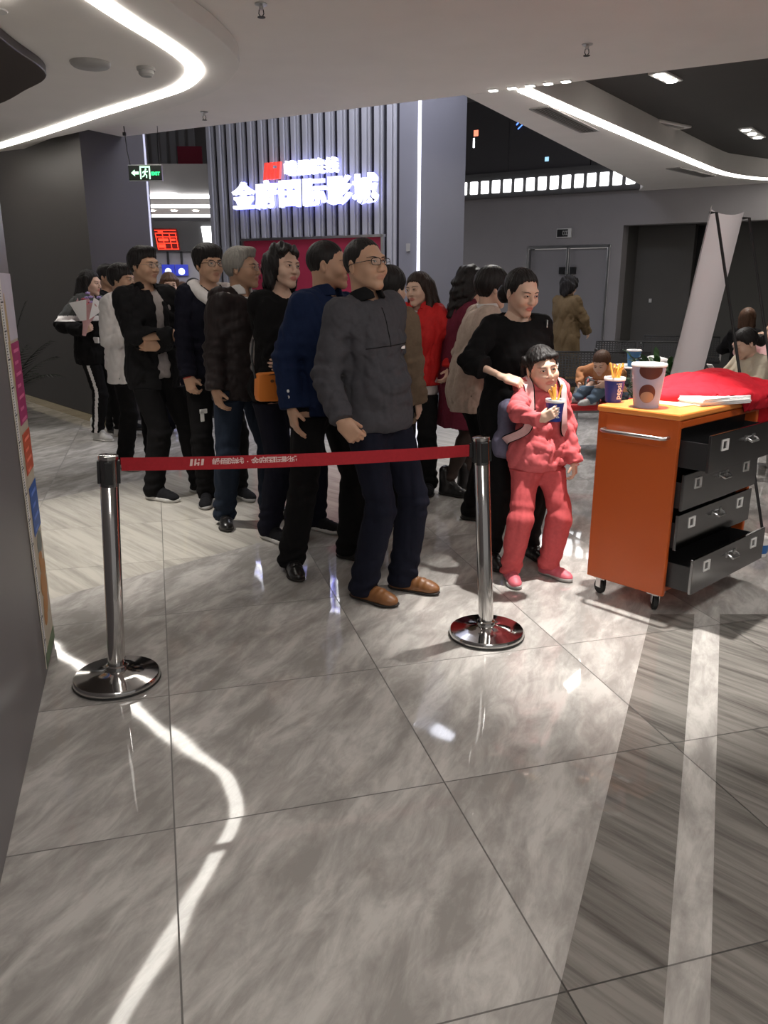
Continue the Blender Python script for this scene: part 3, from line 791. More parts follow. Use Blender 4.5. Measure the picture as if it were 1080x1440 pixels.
o = b.build('print_logo', M['beltprint'], belt); o.data.transform(frame(belt_pt(.196), belt_pt(.206) - belt_pt(.196)) @ Matrix.Rotation(R(-90), 4, 'X'))

# ------------------------------------------------------------------ orange drawer trolley
CR = math.atan2(.678, .735); CB = Vector((1.294, 3.465, 0)); CL, CD = .82, .41
cart = thing('drawer_trolley', 'orange metal drawer trolley on castors with half open dark drawers', 'trolley', CB, CR)
b = MB()
b.box((.0125, CD / 2, .52), (.025, CD, .84)); b.box((CL - .0125, CD / 2, .52), (.025, CD, .84))
b.box((CL / 2, CD - .0125, .52), (CL - .05, .025, .84)); b.box((CL / 2, CD / 2 + .01, .115), (CL - .05, CD - .03, .03)); b.box((CL / 2, .012, .905), (CL - .05, .024, .035))
b.build('body', M['orange'], cart, bevel=.006)
b = MB(); b.prism([(-.006, -.006), (CL + .006, -.006), (CL + .006, CD + .006), (-.006, CD + .006)], .925, .955); b.build('worktop', M['orangetop'], cart, bevel=.008)
b = MB(); b.prism([(-.0035, .05), (-.0035, CD - .05), (.0, CD - .03), (.0, .03)], .80, .92); b.build('upper_side_panel', M['orange'], cart, bevel=.002)
b = MB(); b.box((CL / 2, CD / 2 + .02, .52), (CL - .06, CD - .07, .76)); b.build('drawer_bay', M['black'], cart)
for i, (z, pull) in enumerate(((.135, .105), (.325, .012), (.515, .022), (.705, .125))):
    d = MB(); d.box((CL / 2, -.006 - pull, z + .085), (CL - .056, .014, .168))
    dr = d.build('drawer', M['blacksteel'], cart, bevel=.002)
    tr = MB()
    for sx in (.035, CL - .035): tr.box((sx, .17 - pull, z + .07), (.006, .34, .12))
    tr.box((CL / 2, .17 - pull, z + .015), (CL - .07, .34, .006))
    tr.box((CL / 2, .335 - pull, z + .07), (CL - .07, .006, .12))
    tr.build('tray', M['blackmetal'], dr)
    for sx in (.16, CL - .16):
        h = MB()
        for dx, dz, w, hh in ((0, .021, .06, .008), (0, -.021, .06, .008), (-.026, 0, .009, .05), (.022, 0, .016, .05)): h.box((sx + dx, -.015 - pull, z + .115 + dz), (w, .005, hh))
        h.build('label_holder', M['white'], dr, bevel=.001)
    h = MB(); cx = CL / 2
    h.tube([(cx - .04, -.013 - pull, z + .118), (cx - .04, -.03 - pull, z + .112), (cx - .034, -.04 - pull, z + .104), (cx + .034, -.04 - pull, z + .104), (cx + .04, -.03 - pull, z + .112), (cx + .04, -.013 - pull, z + .118)], .0055, 8)
    h.box((cx - .04, -.015 - pull, z + .118), (.018, .005, .026)); h.box((cx + .04, -.015 - pull, z + .118), (.018, .005, .026))
    h.build('handle', M['steel'], dr, True)
b = MB(); b.tube([(.0, .045, .845), (-.035, .045, .845), (-.05, .06, .845), (-.05, CD - .06, .845), (-.035, CD - .045, .845), (0, CD - .045, .845)], .009, 10); b.build('push_bar', M['steel'], cart, True)
for (x, y, a) in ((.055, .06, 40), (.055, CD - .06, 70), (CL - .055, .06, 20), (CL - .055, CD - .06, 60)):
    c = MB(); q = Matrix.Rotation(R(a), 3, 'Z')
    c.box((x, y, .094), (.07, .06, .008)); c.lathe([(.018, .078), (.022, .09)], 16, (x, y, 0))
    for s in (-1, 1): c.box(Vector((x, y, .062)) + q @ Vector((.012, s * .017, 0)), (.036, .003, .05), M3=q)
    k = c.build('castor', M['steel'], cart)
    w = MB(); w.lathe([(0, -.011), (.032, -.011), (.036, -.007), (.036, .007), (.032, .011), (0, .011)], 24, Vector((x, y, .036)) + q @ Vector((.018, 0, 0)), M3=q @ Matrix.Rotation(R(90), 3, 'X'))
    w.build('wheel', M['rubber'], k, True)

# ------------------------------------------------------------------ on the trolley
def cup(name, label, loc, rt, rb, h, body_mat, rz=0, scale_rim=1.04):
    t = thing(name, label, 'paper cup', loc, rz)
    MB().lathe([(0, .003), (rb * .93, .003), (rb * .95, 0), (rb, 0), (rt, h), (rt * .955, h), (rb * .94, .006), (0, .006)], 40).build('body', body_mat, t, True)
    MB().lathe([(rt * .985, h - .012), (rt * scale_rim, h - .010), (rt * scale_rim, h), (rt, h + .004), (rt * .95, h + .002), (rt * .95, h - .01)], 40).build('rim', M['cupwhite'], t, True)
    return t
def cyl_text(s, size, rad, zc, parent, material, M3rot=0., vertical=False, taper=0.):
    """lettering wrapped round a cup wall, facing local -Y"""
    o = text_mesh('lettering', s, size, material, parent, .0004, .0006)
    me = o.data
    for v in me.vertices:
        x, y, z = v.co
        if vertical: x, y = -y, x
        rr = rad + taper * y + .0012 + z
        a = x / rad - PI / 2 + M3rot
        v.co = (rr * math.cos(a), rr * math.sin(a), zc + y)
    return o
def fries(parent_loc, label, n, h0, seed, spread=.024):
    rnd = random.Random(seed)
    t = thing('french_fries', label, 'fries', parent_loc)
    for i in range(n):
        a = rnd.uniform(0, 2 * PI); r = rnd.uniform(0, spread * .7)
        p = Vector((r * math.cos(a), r * math.sin(a), h0)); d = Vector((math.cos(a) * rnd.uniform(0, .5), math.sin(a) * rnd.uniform(0, .5), 1)).normalized()
        q = d.to_track_quat('Z', 'Y').to_matrix(); L = rnd.uniform(.06, .10)
        MB().box(p + d * L * .3, (.008, .008, L), M3=q).build('fry', M['fry'], t, bevel=.0015)
    return t
cl = Vector((1.107, 3.858, .955))
c1 = cup('paper_cup', 'blue paper cup of fries on the trolley corner beside the bucket', cl, .049, .036, .115, M['pepsiblue'])
cyl_text('pepsi', .038, .043, .055, c1, M['cupwhite'], .25, True, .11)
fries(cl, 'fries standing in the blue cup on the trolley', 12, .11, 3, .034)
bk = thing('popcorn_bucket', 'tall pale printed popcorn bucket with brown band on the trolley', 'bucket', (1.213, 3.694, .955))
MB().lathe([(0, .003), (.052, .003), (.054, 0), (.056, 0), (.076, .195), (.073, .195), (.053, .006), (0, .006)], 48).build('body', M['bucketpale'], bk, True)
MB().lathe([(.075, .186), (.080, .188), (.080, .196), (.077, .2), (.072, .198)], 48).build('rim', M['cupwhite'], bk, True)
def wrap_patch(par, name, material, rad, zc, w, h, a0, taper, lift=.0008, shape='ell', z_cut=None):
    vs = []; fs = []; n = 28
    nr = 8; vs.append((0, 0))
    for j in range(1, nr + 1):
        for k in range(n): vs.append((math.cos(2 * PI * k / n) * w / 2 * j / nr, math.sin(2 * PI * k / n) * h / 2 * j / nr))
    out = []
    for x, y in vs:
        if z_cut is not None: y = min(y, z_cut)
        rr = rad + taper * (zc + y) + lift; a = x / .07 - PI / 2 + a0
        out.append((rr * math.cos(a), rr * math.sin(a), zc + y))
    fs = [(0, k + 1, (k + 1) % n + 1) for k in range(n)] + [(1 + (j - 1) * n + k, 1 + j * n + k, 1 + j * n + (k + 1) % n, 1 + (j - 1) * n + (k + 1) % n) for j in range(1, nr) for k in range(n)]
    b = MB(); b.add(out, fs); return b.build(name, material, par, True)
wrap_patch(bk, 'brown_patch', M['brownprint'], .0565, .170, .105, .075, -.15, .1, z_cut=.016)
wrap_patch(bk, 'brown_patch', M['brownprint'], .0565, .068, .08, .085, -.3, .1)
wrap_patch(bk, 'tan_patch', M['tan'], .0565, .052, .066, .05, -.3, .1, .0014)
# papers
t = thing('paper_stack', 'stack of white paper booklets on the trolley top beside the red cloth', 'papers', (1.57, 3.85, .955), R(24))
b = MB()
for k in range(5): b.box((.004 * math.sin(k * 2.1), .003 * math.cos(k * 1.7), .004 + k * .007), (.31, .21, .0062), R(k * 1.3 - 2))
b.build('sheets', M['paper'], t, bevel=.0008)
b = MB(); b.box((.06, -.08, .0365), (.035, .012, .002), .3); b.box((.115, -.07, .0365), (.035, .012, .002), .3); b.build('clip', M['black'], t)
o = MB().box((1.42, 3.83, .957), (.26, .2, .004), R(33)).build('cream_sheet', mat('cream_paper', (.72, .6, .38), .7)); tag(o, 'cream sheet lying flat under the white booklets', 'paper')

# ------------------------------------------------------------------ banner stand seen from behind
BN = Vector((.733, -.68, 0)); BU = Vector((.68, .733, 0)); B0 = Vector((1.865, 4.88, 0))
t = thing('banner_stand', 'leaning white banner stand seen from behind with black poles', 'banner', B0)
n, m = 10, 24; vs = []; W = .62
for j in range(m + 1):
    f = j / m; z = .12 + f * 1.82
    for i in range(n + 1):
        g_ = i / n
        curl = .035 * math.exp(-((g_) / .10) ** 2) + .02 * math.sin(PI * g_) * (1 - f) + .012 * math.sin(g_ * 7 + f * 3)
        sag = -.035 * math.sin(PI * g_) * (f ** 6)
        p = BU * (W * (g_ - .0)) + BN * (-.30 * (1 - f) * 1.0 - .02 + curl) + Vector((0, 0, z + sag - .0 * g_))
        vs.append(p)
k = len(vs); vs += [p - BN * .003 for p in vs]
fs = []
for j in range(m):
    for i in range(n):
        a = j * (n + 1) + i; fs += [(a, a + 1, a + n + 2, a + n + 1), (k + a, k + a + n + 1, k + a + n + 2, k + a + 1)]
b = MB(); b.add(vs, fs); b.build('banner_sheet', M['bannerback'], t, True)
b = MB()
pt_ = [BU * .40 + BN * (-.085) + Vector((0, 0, 1.72)), BU * .58 + BN * (-.085) + Vector((0, 0, 1.72)), BU * .58 + BN * (-.13) + Vector((0, 0, 1.38)), BU * .40 + BN * (-.13) + Vector((0, 0, 1.38))]
b.add([p + BN * .012 for p in pt_] + [p + BN * .010 for p in pt_], [(0, 1, 2, 3), (7, 6, 5, 4)]); b.build('notice_sheet', mat('grey_notice', (.66, .62, .64), .7), t)
for s, foot in ((.06, .55), (W - .03, .55)):
    b = MB(); topp = BU * s + BN * .02 + Vector((0, 0, 1.90)); b.tube([topp - BN * .04, topp, topp.lerp(BU * (s + .06) + BN * .50, 1.0)], .009, 8); b.build('pole', M['black'], t, True)
b = MB(); b.tube([BU * 0 + BN * -.33 + Vector((0, 0, .12)), BU * W + BN * -.33 + Vector((0, 0, .12))], .01, 8); b.tube([BU * .02 + BN * -.33 + Vector((0, 0, .12)), BU * .02 + BN * -.38 + Vector((0, 0, .006))], .009, 8); b.tube([BU * (W - .02) + BN * -.33 + Vector((0, 0, .12)), BU * (W - .02) + BN * -.38 + Vector((0, 0, .006))], .009, 8); b.build('base_bar', M['black'], t, True)

# ------------------------------------------------------------------ grey bin and dropped cup behind the trolley
t = thing('grey_cabinet', 'plain grey cabinet behind the right end of the trolley', 'cabinet', (2.62, 4.62, 0), R(-20))
MB().box((0, 0, .38), (.5, .36, .72)).build('body', painted('cabinet_grey', (.11, .105, .11), .5), t, bevel=.01)
MB().box((0, 0, .75), (.52, .38, .02)).build('top', painted('cabinet_top', (.13, .125, .13), .45), t, bevel=.004)
MB().box((0, 0, .01), (.45, .32, .02)).build('plinth', M['black'], t)
c2 = cup('paper_cup', 'white and blue paper cup on the floor behind the trolley', (2.16, 4.36, 0), .05, .038, .12, M['cupwhite'])
MB().lathe([(.0415, .02), (.0475, .072), (.0468, .072), (.0408, .02)], 36).build('blue_band', mat('band_blue', (.03, .14, .4), .5), c2, True)

# ------------------------------------------------------------------ waiting benches with perforated metal
perf = mat('perforated_metal', (.018, .018, .02), .4)
g = NT(perf); tc = g.n('ShaderNodeTexCoord'); sp = g.n('ShaderNodeSeparateXYZ'); g.l(tc.outputs['Object'], sp.inputs[0])
def cellc(o_, p): return g.math('SUBTRACT', g.math('FRACT', g.math('MULTIPLY', o_, 1 / p)), .5)
u_ = cellc(sp.outputs[0], .036); v_ = cellc(g.math('ADD', sp.outputs[2], sp.outputs[1]), .036)
rr = g.math('SQRT', g.math('ADD', g.math('MULTIPLY', u_, u_), g.math('MULTIPLY', v_, v_)))
g.l(g.math('GREATER_THAN', rr, .30), g.b.inputs['Alpha'])
def bench(loc, rz, seats, label, group='black perforated metal benches'):
    t = thing('metal_bench', label, 'bench', loc, rz, group)
    L = seats * .56
    for i in range(seats):
        x = -L / 2 + (i + .5) * .56
        s = MB(); s.box((x, 0, .43), (.52, .46, .006)); s.box((x, -.235, .42), (.52, .012, .03)); s.build('seat_panel', perf, t)
        s = MB(); s.box((x, .238, .595), (.52, .006, .29), M3=Matrix.Rotation(R(-12), 3, 'X')); s.build('back_panel', perf, t)
        s = MB(); s.tube([(x - .265, .205, .45), (x - .265, .265, .74), (x + .265, .265, .74), (x + .265, .205, .45)], .011, 8); s.build('back_rim', M['black'], t, True)
    for i in range(seats + 1):
        x = -L / 2 + i * .56
        s = MB(); s.tube([(x, .2, .44), (x, .16, .64), (x, .05, .66), (x, -.16, .65), (x, -.21, .6), (x, -.2, .42)], .013, 8); s.build('armrest', M['chrome'], t, True)
    MB().box((0, 0, .395), (L, .06, .05)).build('beam', M['blackmetal'], t)
    for sx in (-L / 2 + .25, L / 2 - .25):
        s = MB(); s.tube([(sx, 0, .39), (sx, 0, .1)], .025, 8); s.tube([(sx, -.27, .016), (sx, -.2, .04), (sx, 0, .1), (sx, .2, .04), (sx, .27, .016)], .016, 8); s.build('leg', M['chrome'], t, True)
    return t
bench((2.25, 9.25, 0), R(-6), 3, 'black perforated bench behind the woman in the olive jacket')
bench((3.45, 11.0, 0), R(-10), 2, 'black perforated bench behind the blue cup on the table')
bench((4.45, 12.2, 0), R(-20), 2, 'farthest black perforated bench, beside the leaning banner')
# red padded bench the child lies on
t = thing('padded_bench', 'red padded bench with chrome arms that the small child leans on', 'bench', (2.15, 7.45, 0), R(4))
MB().box((0, 0, .425), (.95, .42, .06)).build('pad', M['redseat'], t, bevel=.02)
MB().box((0, 0, .385), (.9, .38, .02)).build('frame', M['steel'], t)
for s in (-1, 1):
    b = MB(); b.tube([(s * .22, -.2, .40), (s * .22, -.2, .62), (s * .22, -.16, .66), (s * .22, .12, .66), (s * .22, .16, .62), (s * .22, .16, .4)], .012, 8)
    if s > 0: continue
    b.build('armrest', M['chrome'], t, True)
for sx in (-.4, .4):
    for sy in (-.15, .15): MB().tube([(sx, sy, 0), (sx, sy, .38)], .014, 8).build('leg', M['steel'], t, True)
# side table with cup and napkins
t = thing('side_table', 'small round white table holding the blue and white cup', 'table', (2.50, 8.1, 0))
MB().lathe([(0, .70), (.2, .70), (.21, .712), (.2, .722), (0, .722)], 40).build('table_top', M['white'], t, True)
MB().lathe([(.022, .02), (.022, .70), (0, .70)], 16).build('column', M['steel'], t, True)
MB().lathe([(0, 0), (.17, 0), (.17, .012), (.03, .025), (0, .025)], 32).build('foot', M['steel'], t, True)
c3 = cup('paper_cup', 'pale blue paper cup with white rim on the small table', (2.46, 7.98, .722), .068, .052, .16, mat('pale_blue_cup', (.06, .22, .45), .45), 0, 1.1)
b = MB(); rnd = random.Random(5)
for k in range(7): b.ell((.19 * rnd.random() - .03, .1 * rnd.random(), .03 + .03 * rnd.random()), (.05 + .03 * rnd.random(), .05, .03 + .02 * rnd.random()), 9)
o = b.build('crumpled_napkin', M['paper'], None, True, loc=(2.60, 8.02, .722)); tag(o, 'crumpled white napkins beside the pale blue cup', 'napkin')

# ------------------------------------------------------------------ plants
def leaf_mesh(L, W, bend=.4, n=8):
    vs = []; fs = []
    for i in range(n + 1):
        f = i / n; w = W * math.sin(PI * (f ** .8)) * .5 + .0008
        z = L * (f - bend * f * f * .5); y = L * bend * f * f * .6
        vs += [(-w, y - w * .25, z), (0, y, z), (w, y - w * .25, z)]
    for i in range(n):
        a = i * 3; fs += [(a, a + 1, a + 4, a + 3), (a + 1, a + 2, a + 5, a + 4)]
    return vs, fs
def bushy(name, label, loc, n, hh, rad, L, W, material, seed, pot_h, pot_r):
    rnd = random.Random(seed); t = thing(name, label, 'plant', loc)
    MB().lathe([(0, 0), (pot_r * .75, 0), (pot_r, pot_h), (pot_r * 1.05, pot_h), (pot_r * 1.05, pot_h - .03), (pot_r * .9, pot_h - .03), (0, pot_h - .04)], 28).build('pot', M['pot'], t, True)
    b = MB(); st = MB()
    for k in range(9):
        a = rnd.uniform(0, 2 * PI); st.tube([(0, 0, pot_h - .05), (math.cos(a) * rad * .3, math.sin(a) * rad * .3, pot_h + hh * .4), (math.cos(a) * rad * .6, math.sin(a) * rad * .6, pot_h + hh * .75)], .006, 5)
    st.build('stem', M['leafdark'], t)
    for k in range(n):
        vs, fs = leaf_mesh(L * rnd.uniform(.6, 1.2), W * rnd.uniform(.7, 1.2), rnd.uniform(.2, .9))
        a = rnd.uniform(0, 2 * PI); rr_ = rad * math.sqrt(rnd.random()); z = pot_h + hh * rnd.uniform(.1, 1)
        q = Matrix.Rotation(a, 3, 'Z') @ Matrix.Rotation(-rnd.uniform(.2, 1.3), 3, 'X')
        b.add([q @ Vector(v) + Vector((math.cos(a + PI / 2) * rr_, math.sin(a + PI / 2) * rr_, z)) for v in vs], fs)
    o = b.build('foliage', material, t, True); o['kind'] = 'stuff'
    return t
bushy('potted_plant', 'bushy green potted plant between the bucket and the banner', (2.24, 6.50, 0), 260, .62, .26, .13, .05, M['leaf'], 7, .3, .2)
rnd = random.Random(11)
t = thing('potted_palm', 'dark potted palm against the far left wall beside the height chart', 'plant', (-4.15, 8.75, 0))
MB().lathe([(0, 0), (.14, 0), (.18, .3), (.185, .3), (.17, .27), (0, .26)], 28).build('pot', M['pot'], t, True)
for k in range(16):
    a = k * 2.4; el = rnd.uniform(.5, 1.25); L = rnd.uniform(.7, 1.0)
    pts = []
    for i in range(9):
        f = i / 8; r_ = L * f * math.cos(el); z = .28 + L * f * math.sin(el) * 1.6 - .45 * L * f * f
        pts.append(Vector((math.cos(a) * r_, math.sin(a) * r_, z)))
    b = MB(); b.tube(pts, [.007 - .0055 * i / 8 for i in range(9)], 5)
    side = Vector((-math.sin(a), math.cos(a), 0))
    for i in range(1, 9):
        for s in (-1, 1):
            for h_ in (0, .5):
                p = pts[i - 1].lerp(pts[i], h_); tip = p + side * s * (.17 * math.sin(PI * (.18 + .75 * i / 8))) + (pts[i] - pts[i - 1]) * 1.1 + Vector((0, 0, -.035))
                w = (pts[i] - pts[i - 1]).normalized() * .011
                b.add([p - w, p + w, tip], [(0, 1, 2)])
    b.build('frond', M['leafdark'], t)

# =================================================================== PEOPLE
# ------------------------------------------------------------------ implicit-surface sculpting
def V(*a): return np.array(a, dtype=np.float64)
def unit(v): v = np.asarray(v, float); return v / (np.linalg.norm(v) + 1e-12)
def rotx(a): c, s = math.cos(a), math.sin(a); return np.array([[1, 0, 0], [0, c, -s], [0, s, c]])
def roty(a): c, s = math.cos(a), math.sin(a); return np.array([[c, 0, s], [0, 1, 0], [-s, 0, c]])
def rotz(a): c, s = math.cos(a), math.sin(a); return np.array([[c, -s, 0], [s, c, 0], [0, 0, 1]])
I3 = np.eye(3)

def cone(a, b, ra, rb, flat=None):
    a = np.asarray(a, float); b = np.asarray(b, float); ba = b - a; l2 = max(ba @ ba, 1e-9)
    rm = max(ra, rb) + .002
    def fn(X, Y, Z):
        px, py, pz = X - a[0], Y - a[1], Z - a[2]
        t = np.clip((px * ba[0] + py * ba[1] + pz * ba[2]) / l2, 0, 1)
        px = px - ba[0] * t; py = py - ba[1] * t; pz = pz - ba[2] * t
        if flat is None:
            return np.sqrt(px * px + py * py + pz * pz) - (ra + (rb - ra) * t)
        n, f = flat
        s = (f - 1) * (px * n[0] + py * n[1] + pz * n[2])
        px = px + s * n[0]; py = py + s * n[1]; pz = pz + s * n[2]
        return (np.sqrt(px * px + py * py + pz * pz) - (ra + (rb - ra) * t)) / (1 + (f - 1) * .5)
    return fn, np.minimum(a, b) - rm, np.maximum(a, b) + rm
def ell(c, r, Q=I3):
    c = np.asarray(c, float); r = np.asarray(r, float); rm = r.max()
    ext_ = np.sqrt(((Q * r) ** 2).sum(1)) + .002
    def fn(X, Y, Z):
        px, py, pz = X - c[0], Y - c[1], Z - c[2]
        lx = Q[0, 0] * px + Q[1, 0] * py + Q[2, 0] * pz
        ly = Q[0, 1] * px + Q[1, 1] * py + Q[2, 1] * pz
        lz = Q[0, 2] * px + Q[1, 2] * py + Q[2, 2] * pz
        k0 = np.sqrt((lx / r[0]) ** 2 + (ly / r[1]) ** 2 + (lz / r[2]) ** 2)
        k1 = np.sqrt((lx / r[0] ** 2) ** 2 + (ly / r[1] ** 2) ** 2 + (lz / r[2] ** 2) ** 2)
        return k0 * (k0 - 1) / np.maximum(k1, 1e-6)
    return fn, c - ext_, c + ext_
def rbox(c, h, Q=I3, rd=.005):
    c = np.asarray(c, float); h = np.asarray(h, float)
    ext_ = np.abs(Q) @ h + .002
    hh = h - rd
    def fn(X, Y, Z):
        px, py, pz = X - c[0], Y - c[1], Z - c[2]
        q = [np.abs(Q[0, i] * px + Q[1, i] * py + Q[2, i] * pz) - hh[i] for i in range(3)]
        o = np.sqrt(np.maximum(q[0], 0) ** 2 + np.maximum(q[1], 0) ** 2 + np.maximum(q[2], 0) ** 2)
        return o + np.minimum(np.maximum(np.maximum(q[0], q[1]), q[2]), 0) - rd
    return fn, c - ext_, c + ext_
class Field:
    def __init__(s, prims, vox, pad=.03):
        """prims: list of (prim, k) united smoothly in order"""
        lo = np.min([p[0][1] for p in prims], 0) - pad; hi = np.max([p[0][2] for p in prims], 0) + pad
        s.lo = lo; s.vox = vox; s.n = np.ceil((hi - lo) / vox).astype(int) + 1
        s.ax = [(lo[i] + vox * np.arange(s.n[i])).astype(np.float32) for i in range(3)]
        s.d = np.full(s.n, .06, np.float32)
        for p, k in prims: s.add(p, k)
    def _sl(s, blo, bhi, m):
        i0 = np.clip(np.floor((blo - m - s.lo) / s.vox).astype(int), 0, s.n - 1)
        i1 = np.clip(np.ceil((bhi + m - s.lo) / s.vox).astype(int) + 1, 1, s.n)
        sl = tuple(slice(a, b) for a, b in zip(i0, i1))
        X = s.ax[0][sl[0]][:, None, None]; Y = s.ax[1][sl[1]][None, :, None]; Z = s.ax[2][sl[2]][None, None, :]
        return sl, X, Y, Z
    def add(s, p, k=.0):
        sl, X, Y, Z = s._sl(p[1], p[2], max(k, .012) + .012)
        if min(x.stop - x.start for x in sl) <= 0: return s
        e = p[0](X, Y, Z).astype(np.float32); d = s.d[sl]
        if k > 0:
            h = np.maximum(k - np.abs(d - e), 0) / k
            s.d[sl] = np.minimum(d, e) - h * h * k * .25
        else: s.d[sl] = np.minimum(d, e)
        return s
    def sub(s, p, k=.0):
        sl, X, Y, Z = s._sl(p[1], p[2], max(k, .012) + .006)
        if min(x.stop - x.start for x in sl) <= 0: return s
        e = -p[0](X, Y, Z).astype(np.float32); d = s.d[sl]
        if k > 0:
            h = np.maximum(k - np.abs(d - e), 0) / k
            s.d[sl] = np.maximum(d, e) + h * h * k * .25
        else: s.d[sl] = np.maximum(d, e)
        return s
    def clip(s, fn, k=0.):
        """keep where fn(X,Y,Z) <= 0"""
        e = fn(s.ax[0][:, None, None], s.ax[1][None, :, None], s.ax[2][None, None, :]).astype(np.float32)
        if k > 0:
            h = np.maximum(k - np.abs(s.d - e), 0) / k
            s.d = np.maximum(s.d, e) + h * h * k * .25
        else: s.d = np.maximum(s.d, e)
        return s
    def displace(s, fn, band=.03):
        idx = np.nonzero(np.abs(s.d) < band)
        P = np.stack([s.ax[i][idx[i]] for i in range(3)], 1)
        s.d[idx] += fn(P).astype(np.float32)
        return s
    def sample(s, P):
        g = (np.asarray(P, float) - s.lo) / s.vox
        i = np.floor(g).astype(int); i = np.clip(i, 0, s.n - 2); t = np.clip(g - i, 0, 1); r = 0
        for a in (0, 1):
            for b in (0, 1):
                for c in (0, 1):
                    w = (t[:, 0] if a else 1 - t[:, 0]) * (t[:, 1] if b else 1 - t[:, 1]) * (t[:, 2] if c else 1 - t[:, 2])
                    r = r + w * s.d[i[:, 0] + a, i[:, 1] + b, i[:, 2] + c]
        return r
    def hit(s, p, dr, L=.4, lift=0.):
        """first surface point from p along dr"""
        dr = unit(dr); ts = np.linspace(0, L, int(L / .0015)); v = s.sample(np.asarray(p, float) + ts[:, None] * dr)
        k = np.argmax(v < 0)
        return np.asarray(p, float) + dr * (ts[k] - lift) if v[k] < 0 else np.asarray(p, float) + dr * L * .5
    def mesh(s, smooth=0):
        d = s.d.copy()
        for a in range(3):
            sl = [slice(None)] * 3
            for e in (0, -1):
                sl[a] = e; d[tuple(sl)] = np.maximum(d[tuple(sl)], s.vox * .5); sl[a] = slice(None)
        sg = d < 0
        nx, ny, nz = d.shape
        cnt = np.zeros((nx - 1, ny - 1, nz - 1), np.int8)
        for i in (0, 1):
            for j in (0, 1):
                for k in (0, 1): cnt += sg[i:nx - 1 + i, j:ny - 1 + j, k:nz - 1 + k]
        act = (cnt > 0) & (cnt < 8)
        C = np.argwhere(act)
        idx = np.full(act.shape, -1, np.int32); idx[act] = np.arange(len(C))
        off = np.array([(i, j, k) for i in (0, 1) for j in (0, 1) for k in (0, 1)])
        vals = np.stack([d[C[:, 0] + o[0], C[:, 1] + o[1], C[:, 2] + o[2]] for o in off], 1)
        acc = np.zeros((len(C), 3)); num = np.zeros(len(C))
        for a in range(8):
            for b in range(a + 1, 8):
                df = off[b] - off[a]
                if np.abs(df).sum() != 1: continue
                va, vb = vals[:, a], vals[:, b]
                m = (va < 0) != (vb < 0)
                t = np.where(m, va / np.where(m, va - vb, 1), 0)
                acc += np.where(m[:, None], off[a] + t[:, None] * df, 0); num += m
        pos = s.lo + s.vox * (C + acc / num[:, None])
        F = []
        for ax in range(3):
            o1, o2 = [(1, 2), (2, 0), (0, 1)][ax]
            sl0 = [slice(1, -1)] * 3; sl0[ax] = slice(0, -1); sl1 = list(sl0); sl1[ax] = slice(1, None)
            a, b = sg[tuple(sl0)], sg[tuple(sl1)]
            for flip, m in ((False, a & ~b), (True, ~a & b)):
                E = np.argwhere(m)
                if not len(E): continue
                add1 = np.array([1, 1, 1]); add1[ax] = 0
                E = E + add1
                q = []
                for (u, v) in ((-1, -1), (0, -1), (0, 0), (-1, 0)):
                    e = E.copy(); e[:, o1] += u; e[:, o2] += v
                    q.append(idx[e[:, 0], e[:, 1], e[:, 2]])
                q = np.stack(q, 1)
                F.append(q[:, ::-1] if flip else q)
        F = np.concatenate(F) if F else np.zeros((0, 4), int)
        if smooth and len(F):
            a = np.concatenate([F[:, 0], F[:, 1], F[:, 2], F[:, 3]]); b = np.concatenate([F[:, 1], F[:, 2], F[:, 3], F[:, 0]])
            n = len(pos); dg = np.maximum(np.bincount(a, minlength=n) + np.bincount(b, minlength=n), 1)
            for it in range(smooth):
                for lam in (.55, -.45):
                    m = np.stack([np.bincount(a, pos[b, c], n) + np.bincount(b, pos[a, c], n) for c in range(3)], 1) / dg[:, None]
                    pos = pos + lam * (m - pos)
        return pos, F

def mk_mesh(name, pos, F, mats, parent=None, mi=None, attrs=None):
    me = bpy.data.meshes.new(name)
    n, m = len(pos), len(F)
    me.vertices.add(n); me.vertices.foreach_set('co', np.ascontiguousarray(pos, dtype=np.float32).ravel())
    me.loops.add(m * 4); me.loops.foreach_set('vertex_index', np.ascontiguousarray(F, dtype=np.int32).ravel())
    me.polygons.add(m); me.polygons.foreach_set('loop_start', np.arange(0, m * 4, 4, dtype=np.int32))
    try: me.polygons.foreach_set('loop_total', np.full(m, 4, dtype=np.int32))
    except Exception: pass
    me.update(calc_edges=True)
    me.polygons.foreach_set('use_smooth', np.ones(m, dtype=bool))
    if not isinstance(mats, (list, tuple)): mats = [mats]
    for x in mats: me.materials.append(x)
    if mi is not None: me.polygons.foreach_set('material_index', mi.astype(np.int32))
    for k, v in (attrs or {}).items():
        at = me.attributes.new(k, 'FLOAT', 'POINT'); at.data.foreach_set('value', v.astype(np.float32))
    o = bpy.data.objects.new(name, me); COL.objects.link(o)
    if parent is not None: o.parent = parent
    return o
def wrinkle(seed, amp, freq=26., zs=.55):
    r = np.random.RandomState(seed)
    terms = []
    for o in range(4):
        f = freq * (1.55 ** o)
        terms.append((unit(r.normal(size=3)) * f, unit(r.normal(size=3)) * f * .7, r.uniform(0, 6.3), r.uniform(0, 6.3), amp / (1 + .8 * o)))
    def fn(P):
        Q = P * np.array([1, 1, zs]); v = 0
        for d1, d2, a, b, m in terms:
            w = np.sin(Q @ d1 + 1.6 * np.sin(Q @ d2 + b) + a)
            v = v + m * (1 - 2 * np.abs(w) ** .7) * .6
        return v
    return fn
